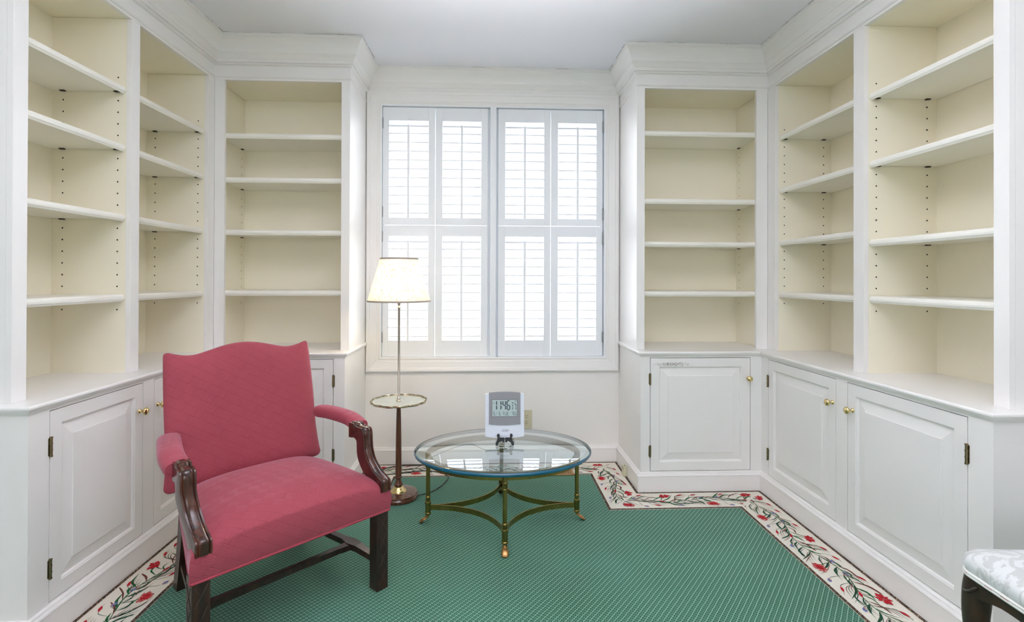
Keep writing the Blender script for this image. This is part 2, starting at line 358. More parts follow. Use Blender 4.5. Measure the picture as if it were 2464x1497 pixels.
def tube(bm, pts, rad, seg=10, mi=0, caps=True, sq=None):
    """tube along points; rad number or list; sq=(w,h) factors flatten it"""
    pts = [Vector(p) for p in pts]; n = len(pts); rows = []
    prev = None
    for i, p in enumerate(pts):
        t = (pts[min(i+1, n-1)]-pts[max(i-1, 0)]).normalized()
        if prev is None:
            a = Vector((0, 0, 1)) if abs(t.z) < .9 else Vector((1, 0, 0)); u = t.cross(a).normalized()
        else: u = (prev-t*prev.dot(t)).normalized()
        prev = u; v = t.cross(u)
        r = rad[i] if isinstance(rad, (list, tuple)) else rad
        fx, fy = sq if sq else (1, 1)
        rows.append([bm.verts.new(p+u*math.cos(2*PI*k/seg)*r*fx+v*math.sin(2*PI*k/seg)*r*fy) for k in range(seg)])
    for a, b in zip(rows, rows[1:]):
        for k in range(seg): bm.faces.new([a[k], a[(k+1) % seg], b[(k+1) % seg], b[k]]).material_index = mi
    if caps: bm.faces.new(rows[0]).material_index = mi; bm.faces.new(rows[-1][::-1]).material_index = mi
def spline(pts, n=8):
    """Catmull-Rom through the points"""
    P = [Vector(p) for p in pts]; P = [P[0]*2-P[1]]+P+[P[-1]*2-P[-2]]; out = []
    for i in range(1, len(P)-2):
        for k in range(n):
            t = k/n; a, b, c, d = P[i-1], P[i], P[i+1], P[i+2]
            out.append(.5*((2*b)+(-a+c)*t+(2*a-5*b+4*c-d)*t*t+(-a+3*b-3*c+d)*t**3))
    out.append(P[-2]); return out
def loft(bm, loops, mi=0, caps=True, uvf=None):
    rows = [[bm.verts.new(p) for p in L] for L in loops]; n = len(rows[0])
    for a, b in zip(rows, rows[1:]):
        for k in range(n): bm.faces.new([a[k], a[(k+1) % n], b[(k+1) % n], b[k]]).material_index = mi
    if caps: bm.faces.new(rows[0]).material_index = mi; bm.faces.new(rows[-1][::-1]).material_index = mi

# ------------------------------------------------------------------ room measurements (metres)
H = 2.44
XL, XR = -1.398, 1.497          # base cabinet faces
UL, UR = -1.4745, 1.578         # bookcase faces
xl, xr = -0.7535, 0.8286        # cabinet returns beside the window
db, du = 0.477, 0.392           # depth of corner base / corner bookcase from the window wall
zc = 0.757; zf = 2.243; zo = 2.218
yL, yR = -1.597, -1.774         # near ends of the bookcases
nb = 0.030
WL, WR = -1.80, 1.91            # side walls
yEND = -7.5
BK = -0.045

base_path = [(WL, yL-nb), (XL, yL-nb), (XL, -db), (xl, -db), (xl, 0), (xr, 0), (xr, -db), (XR, -db), (XR, yR-nb), (WR, yR-nb)]
up_path = [(WL, yL), (UL, yL), (UL, -du), (xl, -du), (xl, 0), (xr, 0), (xr, -du), (UR, -du), (UR, yR), (WR, yR)]

# floor, ceiling, walls
bm = B(); box(bm, WL-.1, WR+.1, yEND-.6, 0.15, -0.05, 0.0); obj('floor', bm, 'green_carpet', kind='structure')
bm = B(); box(bm, WL-.1, WR+.1, yEND-.6, 0.15, H, H+.05); obj('ceiling', bm, 'ceiling_paint', kind='structure')
bm = B(); box(bm, WL-.1, WL, yEND, 0.15, 0, H); obj('wall_left', bm, 'wall_paint', kind='structure')
bm = B(); box(bm, WR, WR+.1, yEND, 0.15, 0, H); obj('wall_right', bm, 'wall_paint', kind='structure')
bm = B(); box(bm, WL-.1, WR+.1, yEND-.1, yEND, 0, H); obj('wall_rear', bm, 'wall_paint', kind='structure')
WX0, WX1, WZ0, WZ1 = -0.6648, 0.7372, 0.657, 2.2265
bm = B()
box(bm, WL, WX0, 0, .14, 0, H); box(bm, WX1, WR, 0, .14, 0, H); box(bm, WX0, WX1, 0, .14, 0, WZ0); box(bm, WX0, WX1, 0, .14, WZ1, H)
obj('wall_back', bm, 'wall_paint', kind='structure')

# crown moulding
crown = [(0.0, 2.2295), (0.0055, 2.2305), (0.0055, 2.234), (0.003, 2.2355), (0.0055, 2.237), (0.0055, 2.2415), (0.0012, 2.243),
         (0.0012, 2.2965), (0.009, 2.2975), (0.014, 2.301), (0.014, 2.3045), (0.011, 2.3075), (0.011, 2.3095), (0.0215, 2.3095), (0.0215, 2.327), (0.025, 2.3285),
         (0.0265, 2.332), (0.031, 2.339), (0.0385, 2.3475), (0.0405, 2.352), (0.0435, 2.3535), (0.0445, 2.358),
         (0.0465, 2.368), (0.051, 2.382), (0.0575, 2.396), (0.065, 2.408), (0.0735, 2.418), (0.076, 2.421), (0.0815, 2.4225), (0.0815, 2.4405)]
bm = B(); sweep(bm, up_path, crown); obj('trim_1', bm, 'trim_paint', kind='structure')
# hairline gap between crown and ceiling
bm = B(); off = path_offsets(up_path)
for i in range(1, len(up_path)-2):
    a = Vector(up_path[i])+off[i]*0.0825; b = Vector(up_path[i+1])+off[i+1]*0.0825; L = (b-a).length; d = (b-a)/L; n = Vector((d.y, -d.x)); s = 0.0
    while s < L-0.03:
        l = random.uniform(.01, .09)
        if random.random() < (.75 if i not in (4,) else .15):
            q = min(s+l, L-.005); w0 = random.uniform(.0012, .0030)
            p = [a+d*s, a+d*q, a+d*q+n*w0*random.uniform(.5, 1), a+d*s+n*w0]
            bm.faces.new([bm.verts.new((v.x, v.y, H-0.0004)) for v in p])
        s += l+random.uniform(.002, .03)
obj('trim_2', bm, 'crack', kind='structure')

# baseboard
bprof = [(0.0, 0.0), (0.0195, 0.0), (0.0195, 0.084), (0.021, 0.087), (0.0185, 0.092), (0.013, 0.0955), (0.0105, 0.1015), (0.0, 0.1035)]
bm = B(); sweep(bm, base_path, bprof, 0, 4); obj('baseboard_left', bm, 'trim_paint', kind='structure')
bm = B(); sweep(bm, base_path, bprof, 4, 5); obj('baseboard_back', bm, 'trim_paint', kind='structure')
bm = B(); sweep(bm, base_path, bprof, 5, 9); obj('baseboard_right', bm, 'trim_paint', kind='structure')
# walls behind the camera keep a plain baseboard
bm = B(); box(bm, WL, WL+.015, yEND, yL-nb-.02, 0, .1); obj('trim_3', bm, 'trim_paint', kind='structure')
bm = B(); box(bm, WR-.015, WR, yEND, yR-nb-.02, 0, .1); obj('trim_4', bm, 'trim_paint', kind='structure')

# made-up frame around the rear fill light, no opening in the wall
bm = B(); box(bm, -1.48, 1.58, yEND, yEND+.03, .52, .60); box(bm, -1.48, 1.58, yEND, yEND+.03, 2.10, 2.18); box(bm, -1.48, -1.40, yEND, yEND+.03, .60, 2.10); box(bm, 1.50, 1.58, yEND, yEND+.03, .60, 2.10)
obj('rear_fill_frame', bm, 'trim_paint', kind='structure')

# ------------------------------------------------------------------ window
win = thing('window_1', '', ''); del win['label']; del win['category']; win['kind'] = 'structure'
cas_path = [(WX0, WZ0), (WX0, WZ1), (WX1, WZ1), (WX1, WZ0), (WX0, WZ0)]
# casing, mitred frame swept around the opening (profile: distance outwards, height off the wall)
cp = [(0.0, 0.0), (0.0, 0.012), (0.006, 0.013), (0.010, 0.010), (0.018, 0.010), (0.022, 0.014), (0.060, 0.0175), (0.064, 0.021), (0.078, 0.023), (0.084, 0.021), (0.086, 0.016), (0.086, 0.0)]
bm = B(); rows = []
for (x, z), (sx, sz) in zip(((WX0, WZ0), (WX0, WZ1), (WX1, WZ1), (WX1, WZ0)), ((-1, -1), (-1, 1), (1, 1), (1, -1))):
    rows.append([bm.verts.new((x+sx*(p if p < .076 or sx != 1 else p-.001*0)*1.0, -h, z+sz*p)) for p, h in cp])
for i in range(4):
    a, b = rows[i], rows[(i+1) % 4]
    for k in range(len(cp)-1): bm.faces.new([a[k], b[k], b[k+1], a[k+1]])
obj('casing', bm, 'trim_paint', win)
bm = B(); t = .014
box(bm, WX0, WX0+.008, -.01, .14, WZ0+.006, WZ1-.008); box(bm, WX1-.008, WX1, -.01, .14, WZ0+.006, WZ1-.008); box(bm, WX0, WX1, -.0102, .14, WZ1-.008, WZ1); box(bm, WX0, WX1, -.012, .15, WZ0, WZ0+.006)
box(bm, WX0+.008, WX0+.020, .0264, .05, WZ0+.006, WZ1-.008); box(bm, WX1-.026, WX1-.008, .0264, .05, WZ0+.006, WZ1-.008); box(bm, WX0+.020, WX1-.026, .0268, .05, WZ1-.016, WZ1-.008)
obj('jamb', bm, 'shutter_paint', win)
bm = B(); box(bm, 0.012, 0.050, -.012, .13, WZ0+.0062, WZ1-.0082, bev=.002); box(bm, -.008, .070, .0264, .05, WZ0+.0062, WZ1-.0082); obj('mullion', bm, 'shutter_paint', win)
for a, b in ((WX0+.008, .012), (.050, WX1-.008)):
    for z0, z1, y in ((WZ0+.006, 1.46, .085), (1.42, WZ1-.008, .105)):
        bm = B(); s = .040
        box(bm, a, a+s, y, y+.02, z0, z1); box(bm, b-s, b, y, y+.02, z0, z1); box(bm, a+s, b-s, y, y+.02, z0, z0+.05); box(bm, a+s, b-s, y, y+.02, z1-.04, z1)
        sa = obj('sash', bm, 'shutter_paint', win)
        bm = B(); box(bm, a+s, b-s, y+.008, y+.012, z0+.05, z1-.04); obj('pane', bm, 'window_glass', sa)

# plantation shutters: eight hinged leaves
def shutter(x0, x1, z0, z1, ox0, ox1, oz0, oz1, nl, hinge, label):
    t = thing('plantation_shutter', label, 'shutter', ((x0+x1)/2, 0.0, z0), group='white shutter leaves in the window')
    X = lambda x: x-(x0+x1)/2
    bm = B(); ya, yb = 0.002, 0.026
    box(bm, X(x0), X(ox0), ya, yb, 0, z1-z0, bev=.0015); box(bm, X(ox1), X(x1), ya, yb, 0, z1-z0, bev=.0015)
    obj('stile', bm, 'shutter_paint', t)
    bm = B(); box(bm, X(ox0), X(ox1), ya+.0015, yb-.001, 0, oz0-z0); obj('rail', bm, 'shutter_paint', t)
    bm = B(); box(bm, X(ox0), X(ox1), ya+.0015, yb-.001, oz1-z0, z1-z0); obj('rail', bm, 'shutter_paint', t)
    hh = oz1-oz0; pitch = hh/nl; proto = None
    for k in range(nl):
        z = oz0-z0+pitch*(k+.5)-.001
        tilt = math.radians(-4 if k < nl-1 else 28)
        if proto is None:
            bm = B(); loop = [(.5, .05), (.47, .07), (0, .08), (-.47, .07), (-.5, .05), (-.5, -.05), (-.47, -.07), (0, -.08), (.47, -.07), (.5, -.05)]
            loft(bm, [[(x, p*.046, q*.046) for p, q in loop] for x in (X(ox0)+.0015, X(ox1)-.0015)])
            proto = obj('louver', bm, 'shutter_paint', t, smooth=True, angle=50); lv = proto
        else: lv = proto.copy(); C.objects.link(lv); lv.parent = t
        lv.location = (0, .014, z); lv.rotation_euler = (tilt, 0, 0)
    xm = (X(ox0)+X(ox1))/2
    bm = B(); box(bm, xm-.0068, xm+.0068, -.018, -.0095, oz0-z0-.004, oz1-z0-.030, bev=.002)
    obj('tilt_rod', bm, 'shutter_paint', t)
    bm = B(); lathe(bm, [(0, 0), (.006, 0), (.006, .002), (0, .004)], 0, 0, 12)
    k = obj('catch', bm, 'shutter_paint', t); k.location = (xm, .002, oz1-z0+.006); k.rotation_euler = (PI/2, 0, 0)
    if hinge:
        xs = X(x0)-.003 if hinge < 0 else X(x1)+.003
        for zz in (z1-z0-.10, .08) if z0 > 1 else (z1-z0-.07, .12):
            bm = B(); tube(bm, [(xs, -.004, zz-.033), (xs, -.004, zz+.033)], .0042, 8); box(bm, xs-.006, xs+.006, -.001, .003, zz-.033, zz+.033)
            obj('hinge', bm, 'steel_hinge', t)
    return t
cols = [(-.655, -.3315, -.616, -.372, -1, 'leftmost column'), (-.3285, -.003, -.285, -.044, 0, 'second column from the left'),
        (.062, .3915, .107, .350, 0, 'third column from the left'), (.3945, .722, .439, .682, 1, 'rightmost column')]
names = ['far left', 'left of the middle post', 'right of the middle post', 'far right']
for i, (a, b, c, d, h, nme) in enumerate(cols):
    shutter(a, b, 1.4825, 2.2135, c, d, 1.526, 2.131, 11, h, 'upper white louvered shutter leaf, %s' % nme if i else 'upper white louvered shutter leaf above the lamp, leftmost column')
    shutter(a, b, .664, 1.4785, c, d, .763, 1.412, 12, h, 'lower white louvered shutter leaf, %s' % nme if i else 'lower white louvered shutter leaf behind the lamp shade')

# ------------------------------------------------------------------ raised panel door
def door_mesh(w, h):
    """door in the local XZ plane, front towards -Y"""
    bm = B()
    rings = [(0.0, .019), (0.0, .0006), (.0008, 0), (.046, 0), (.0475, .003), (.0505, .0035), (.053, .009), (.0545, .0105), (.096, .0042), (.0965, .0012), (.098, .0010)]
    rows = []
    for i, d in rings:
        rows.append([bm.verts.new(p) for p in ((i, d, i), (w-i, d, i), (w-i, d, h-i), (i, d, h-i))])
    for a, b in zip(rows, rows[1:]):
        for k in range(4): bm.faces.new([a[k], a[(k+1) % 4], b[(k+1) % 4], b[k]])
    bm.faces.new(rows[-1]); bm.faces.new(rows[0][::-1])
    return bm
def knob_mesh():
    bm = B(); lathe(bm, [(0, 0), (.0085, 0), (.0095, .002), (.0085, .004), (.0048, .006), (.0042, .013), (.0062, .016), (.0125, .020), (.0155, .0255), (.0145, .030), (.010, .034), (0, .0355)], seg=28)
    return bm
KN = None
def add_door(parent, ox, oy, face, a, b, z0, z1, knob_at, knob_z, hinge_at, hinges, mat='trim_paint', hz=(.607, .217)):
    """face: 'L' facing +x, 'R' facing -x, 'F' facing the camera. a<b spans along the face"""
    global KN
    g = .003; w, h = (b-a)-2*g, (z1-z0)-2*g
    d = obj('door', door_mesh(w, h), mat, parent)
    if face == 'F': d.location = (a+g, oy, z0+g); to = lambda s: (s-(a+g), 0)
    elif face == 'L': d.location = (ox, a+g, z0+g); d.rotation_euler = (0, 0, PI/2); to = lambda s: (s-(a+g), 0)
    else: d.location = (ox, b-g, z0+g); d.rotation_euler = (0, 0, -PI/2); to = lambda s: ((b-g)-s, 0)
    if knob_at is not None:
        if KN is None: KN = k = obj('knob', knob_mesh(), 'brass', d, smooth=True, angle=60)
        else: k = KN.copy(); C.objects.link(k); k.parent = d
        k.location = (to(knob_at)[0], 0, knob_z-z0-g); k.rotation_euler = (PI/2, 0, 0)
    for zz, m in zip(hz, hinges):
        bm = B(); x = to(hinge_at)[0]; z = zz-z0-g
        tube(bm, [(x, -.004, z-.028), (x, -.004, z+.028)], .0042, 10)
        for q in (-.030, -.010, .010, .030): lathe(bm, [(0, z+q-.002), (.0052, z+q-.002), (.0052, z+q+.002), (0, z+q+.002)], x, -.004, 10)
        box(bm, x-.007, x+.007, -.0012, .001, z-.028, z+.028)
        obj('hinge', bm, m, d)
    return d
DZ0, DZ1 = .107, .723
def carcass(parent, rails, mat='trim_paint'):
    bm = B()
    for r in rails: box(bm, *r)
    return obj('face_frame', bm, mat, parent)
T = .02
# left side base: doors L3 (near) and L2
t = thing('base_cabinet', 'white two-door base cabinet along the left wall, behind the red armchair', 'cabinet', (0, 0, 0))
carcass(t, [(XL-T, XL, yL-nb, -1.5489, 0, zc-.028), (XL-T, XL, -1.0892, -1.0205, 0, zc-.028), (XL-T, XL, -.52, -db, 0, zc-.028),
            (XL-T, XL, -1.5489, -1.0892, 0, DZ0), (XL-T, XL, -1.5489, -1.0892, DZ1, zc-.028), (XL-T, XL, -1.0205, -.52, 0, DZ0), (XL-T, XL, -1.0205, -.52, DZ1, zc-.028)])
bm = B(); box(bm, WL+.002, XL-T, yL-nb, yL-nb+T, 0, zc-.028); obj('end_panel', bm, 'trim_paint', t)
bm = B(); box(bm, WL+.002, XL-T, -1.06, -1.05, 0, zc-.03); box(bm, WL+.002, XL-T, yL-nb+T, -.02, .09, .10); obj('carcass', bm, 'case_bounce_tone', t)
add_door(t, XL, 0, 'L', -1.5489, -1.0892, DZ0, DZ1, -1.114, .612, -1.547, ('aged_hinge', 'aged_hinge'))
add_door(t, XL, 0, 'L', -1.0205, -.52, DZ0, DZ1, -.997, .612, -.522, ('aged_hinge', 'aged_hinge'))
# right side base
t = thing('base_cabinet', 'white two-door base cabinet along the right wall', 'cabinet', (0, 0, 0))
carcass(t, [(XR, XR+T, yR-nb, -1.7219, 0, zc-.028), (XR, XR+T, -1.1685, -1.097, 0, zc-.028), (XR, XR+T, -.5464, -db, 0, zc-.028),
            (XR, XR+T, -1.7219, -1.1685, 0, DZ0), (XR, XR+T, -1.7219, -1.1685, DZ1, zc-.028), (XR, XR+T, -1.097, -.5464, 0, DZ0), (XR, XR+T, -1.097, -.5464, DZ1, zc-.028)])
bm = B(); box(bm, XR+T, WR-.002, yR-nb, yR-nb+T, 0, zc-.028); obj('end_panel', bm, 'trim_paint', t)
bm = B(); box(bm, XR+T, WR-.002, -1.14, -1.13, 0, zc-.03); box(bm, XR+T, WR-.002, yR-nb+T, -.02, .09, .10); obj('carcass', bm, 'case_bounce_tone', t)
add_door(t, XR, 0, 'R', -1.7219, -1.1685, DZ0, DZ1, -1.202, .613, -1.7205, ('aged_hinge', 'aged_hinge'))
add_door(t, XR, 0, 'R', -1.097, -.5464, DZ0, DZ1, -1.088+.012, .617, -.548, ('aged_hinge', 'aged_hinge'))
# corner bases
t = thing('base_cabinet', 'white one-door base cabinet left of the window, hidden partly by the red armchair', 'cabinet', (0, 0, 0))
carcass(t, [(XL, XL+.07, -db, -db+T, 0, zc-.028), (-.812, xl, -db, -db+T, 0, zc-.028), (XL+.07, -.812, -db, -db+T, 0, DZ0), (XL+.07, -.812, -db, -db+T, DZ1, zc-.028)])
bm = B(); box(bm, xl-T, xl, -db+T, -.001, 0, zc-.028); obj('end_panel', bm, 'trim_paint', t)
add_door(t, 0, -db, 'F', XL+.07, -.812, DZ0, DZ1, XL+.10, .609, -.812, ('aged_hinge', 'aged_hinge'))
t = thing('base_cabinet', 'white one-door base cabinet right of the window with scuffed door top', 'cabinet', (0, 0, 0))
carcass(t, [(xr, .8797, -db, -db+T, 0, zc-.028), (1.4363, XR, -db, -db+T, 0, zc-.028), (.8797, 1.4363, -db, -db+T, 0, DZ0), (.8797, 1.4363, -db, -db+T, DZ1, zc-.028)])
bm = B(); box(bm, xr, xr+T, -db+T, -.001, 0, zc-.028); obj('end_panel', bm, 'trim_paint', t)
d = add_door(t, 0, -db, 'F', .8797, 1.4363, DZ0, DZ1, 1.421, .609, .8795, ('aged_hinge', 'aged_hinge'))
d.data.materials[0] = MATS['scuffed_trim_paint']
# make the scuff use local door coordinates
for n in MATS['scuffed_trim_paint'].node_tree.nodes:
    if n.type == 'MATH' and n.operation == 'SUBTRACT':
        if abs(n.inputs[1].default_value-1.0) < 1e-6: n.inputs[1].default_value = 1.000-.8827
        if abs(n.inputs[1].default_value-.687) < 1e-6: n.inputs[1].default_value = .687-.110

# countertops with moulded nosing (the nosing returns to the window casing)
nose = [(0.0, zc-.028), (.002, zc-.028), (.004, zc-.026), (.004, zc-.0225), (.0065, zc-.022), (.0105, zc-.019), (.0125, zc-.0145), (.0135, zc-.014), (.0155, zc-.010), (.0155, zc-.005), (.0135, zc-.0015), (.011, zc), (0.0, zc)]
bm = B(); sweep(bm, base_path, nose, 0, 4)
box(bm, WL+.001, XL, yL-nb, -db, zc-.028, zc); box(bm, WL+.001, xl, -db, -.001, zc-.028, zc)
tag(obj('countertop', bm, 'trim_paint'), 'white L-shaped countertop over the left base cabinets', 'countertop')
bm = B(); sweep(bm, base_path, nose, 5, 9)
box(bm, XR, WR-.001, yR-nb, -db, zc-.028, zc); box(bm, xr, WR-.001, -db, -.001, zc-.028, zc)
tag(obj('countertop', bm, 'trim_paint'), 'white L-shaped countertop over the right base cabinets', 'countertop')

# ------------------------------------------------------------------ bookcases
def shelf(parent, axis, face, s0, s1, back, zt, sgn):
    """axis 'x': shelf front faces along x (side cases); 'y': faces the camera. face=front coordinate, back=back coordinate"""
    bm = B(); d = abs(back-face)
    # profile (depth from front, z)
    pr = [(.008, -.0295), (.0095, -.026), (.016, -.0245), (.016, -.020), (d, -.020), (d, 0), (.010, 0), (.004, -.002), (.0008, -.007), (0, -.0135), (.0008, -.020), (.004, -.0245), (.006, -.0285)]
    loops = []
    for s in (s0, s1):
        if axis == 'x': loops.append([(face-sgn*p, s, zt+z) for p, z in pr])
        else: loops.append([(s, face+p, zt+z) for p, z in pr])
    loft(bm, loops); o = obj('shelf', bm, 'shelf_paint', parent)
    # dark support pins under the shelf
    for e, w in ((s0, 1), (s1, -1)):
        for q in (.032, d-.045):
            bm = B()
            if axis == 'x':
                cx = face-sgn*q; box(bm, cx-.009, cx+.009, min(e, e+w*.012), max(e, e+w*.012), zt-.0245, zt-.0202)
            else:
                cy = face+q; box(bm, min(e, e+w*.012), max(e, e+w*.012), cy-.009, cy+.009, zt-.0245, zt-.0202)
            obj('shelf_pin', bm, 'dark_pin', o)
    return o
MATS['shelf_paint'] = simple('shelf_paint', (0.87, 0.85, 0.78), 0.36, var=0.015, scale=3)
def holes(parent, plane, c, other, zs, sgn):
    bm = B()
    for z in zs:
        vs = []
        for k in range(10):
            a = 2*PI*k/10; p, q = .0032*math.cos(a), .0032*math.sin(a)
            vs.append(bm.verts.new((other+p, c+sgn*.0006, z+q) if plane == 'y' else (c+sgn*.0006, other+p, z+q)))
        bm.faces.new(vs)
    o = obj('pin_hole_row', bm, 'dark_hole', parent)
def side_case(label, face, back, sgn, near, stiles, bays, ends):
    """sgn=+1 when the case opens towards +x (left wall)."""
    t = thing('bookcase', label, 'bookcase', (0, 0, 0))
    bk = face-sgn*T
    bm = B()
    for a, b in stiles: box(bm, min(face, bk), max(face, bk), a, b, zc, zo, bev=.0012)
    box(bm, min(face, bk), max(face, bk), stiles[0][0], stiles[-1][1], zo, 2.40)
    obj('face_frame', bm, 'trim_paint', t)
    bm = B(); box(bm, min(back, back-sgn*.008), max(back, back-sgn*.008), near+.02, -.02, zc, 2.30); obj('back_panel', bm, 'case_bounce_tone', t)
    bm = B(); box(bm, min(bk, back), max(bk, back), near+.02, -.02, zo+.002, zo+.02); obj('top_panel', bm, 'case_bounce_tone', t)
    bm = B(); x2 = back-sgn*.012; box(bm, min(bk, x2), max(bk, x2), near, near+.02, zc, 2.40); obj('end_panel', bm, 'trim_paint', t)
    for a, b in ((near+.02, stiles[0][1]+.0), (stiles[1][0]+.001, stiles[1][1]-.001), (stiles[2][0]+.001, stiles[2][1])):
        bm = B(); box(bm, min(bk, back), max(bk, back), a, b, zc, zo+.001); obj('partition', bm, 'case_bounce_tone', t)
    for (s0, s1, zs), e in zip(bays, ends):
        for z in zs: shelf(t, 'x', face-sgn*.022, s0+.002, s1-.002, back+sgn*.002, z, sgn)
        hz = [1.975-.0479*k for k in range(21)]
        hz = [z for z in hz if all(not (zz-.034 < z < zz+.006) for zz in zs)]
        for c, w in ((s0+.0003, 1), (s1-.0003, -1)):
            for xx in (face-sgn*.052, back+sgn*.045): holes(t, 'y', c+w*.0006, xx, hz, w)
    return t
side_case('white built-in bookcase with two bays of empty shelves on the left wall', UL, -1.790, 1, yL, [(yL, -1.5437), (-1.0553, -1.0016), (-.4541, -du)],
          [(-1.5437, -1.0553, (1.937, 1.698, 1.410, 1.080)), (-1.0016, -.4541, (1.937, 1.698, 1.411, 1.080))], (0, 0))
side_case('white built-in bookcase with two bays of empty shelves on the right wall', UR, 1.897, -1, yR, [(yR, -1.7241), (-1.1559, -1.0913), (-.4669, -du)],
          [(-1.7241, -1.1559, (1.933, 1.648, 1.318, 1.081)), (-1.0913, -.4669, (1.943, 1.651, 1.364, 1.080))], (0, 0))
def corner_case(label, x0, x1, o0, o1, i0, i1, zs, rside):
    """x0..x1 face extent, o0..o1 opening, i0..i1 inside; rside=+1 when the exposed return is on the right"""
    t = thing('bookcase', label, 'bookcase', (0, 0, 0))
    bm = B()
    box(bm, x0, o0, -du, -du+T, zc, zo, bev=.0012); box(bm, o1, x1, -du, -du+T, zc, zo, bev=.0012); box(bm, x0, x1, -du, -du+T, zo, 2.40)
    obj('face_frame', bm, 'trim_paint', t)
    bm = B(); box(bm, i0, i1, BK, BK+.008, zc, 2.30); obj('back_panel', bm, 'case_bounce_tone', t)
    bm = B(); box(bm, i0, i1, -du+T, BK, zo+.002, zo+.02); obj('top_panel', bm, 'case_bounce_tone', t)
    for a, b in ((i0-.015, i0), (i1, i1+.015)):
        bm = B(); box(bm, a, b, -du+T, -.04, zc, zo+.001); obj('partition', bm, 'case_bounce_tone', t)
    bm = B()
    if rside > 0: box(bm, x1-.014, x1, -du+T, -.0005, zc, 2.40)
    else: box(bm, x0, x0+.014, -du+T, -.0005, zc, 2.40)
    obj('side_panel', bm, 'trim_paint', t)
    for z in zs: shelf(t, 'y', -du+.016, i0+.001, i1-.001, BK-.002, z, 1)
    hz = [1.955-.0477*k for k in range(21)]; hz = [z for z in hz if all(not (zz-.034 < z < zz+.006) for zz in zs)]
    for c, w in ((i0, 1), (i1, -1)):
        for yy in (-.088,): holes(t, 'x', c+w*.0006, yy, hz, w)
corner_case('white built-in bookcase with one bay of empty shelves left of the window', UL, xl, -1.4213, -.8003, -1.470, -.785, (1.937, 1.697, 1.411, 1.081), 1)
corner_case('white built-in bookcase with one bay of empty shelves right of the window', xr, UR, .8744, 1.5126, .859, 1.562, (1.986, 1.603, 1.361, 1.081), -1)

# ------------------------------------------------------------------ carpet border with floral needlework
bp = [(a, b) for a, b in base_path]
bp[0] = (WL, yL-nb); G0 = .0195; BW = .205
bm = B()
sweep(bm, bp, [(G0, .0015), (G0+BW, .0015)], mi=0); sweep(bm, bp, [(G0+BW, .0015), (G0+BW, 0.0)], mi=0)
sweep(bm, bp, [(G0, .0021), (G0+.013, .0021)], mi=1); sweep(bm, bp, [(G0+BW-.013, .0021), (G0+BW, .0021)], mi=1)
YARN = dict(g=2, d=3, b=4, r=5, c=6, u=7, p=8)
def ribbon(pts, wmax, prof='leaf'):
    pts = spline(pts, 5); n = len(pts); L, R = [], []
    for i, p in enumerate(pts):
        t = (pts[min(i+1, n-1)]-pts[max(i-1, 0)]); t = t.normalized() if t.length else Vector((1, 0)); nn = Vector((-t.y, t.x)); f = i/(n-1)
        wd = wmax*(math.sin(PI*min(1, f*1.0))**.8 if prof == 'leaf' else (1-.5*f) if prof == 'stem' else (f**.8*(1-f)**.35*1.9))
        wd = max(wd, .0007)*random.uniform(.85, 1.15)
        L.append(p+nn*wd*.5); R.append(p-nn*wd*.5)
    return [[L[i], L[i+1], R[i+1], R[i]] for i in range(n-1)]
def petals(c, r, n, ang, ratio=.8, inner=.35):
    out = []
    for k in range(n):
        a = ang+2*PI*k/n+random.uniform(-.15, .15); rr = r*random.uniform(.75, 1.1)
        d = Vector((math.cos(a), math.sin(a)*ratio)); e = Vector((-d.y, d.x))
        out.append([c+d*rr*inner*.2, c+d*rr*.6+e*rr*.26, c+d*rr, c+d*rr*.6-e*rr*.26])
    return out
UNIT = .44
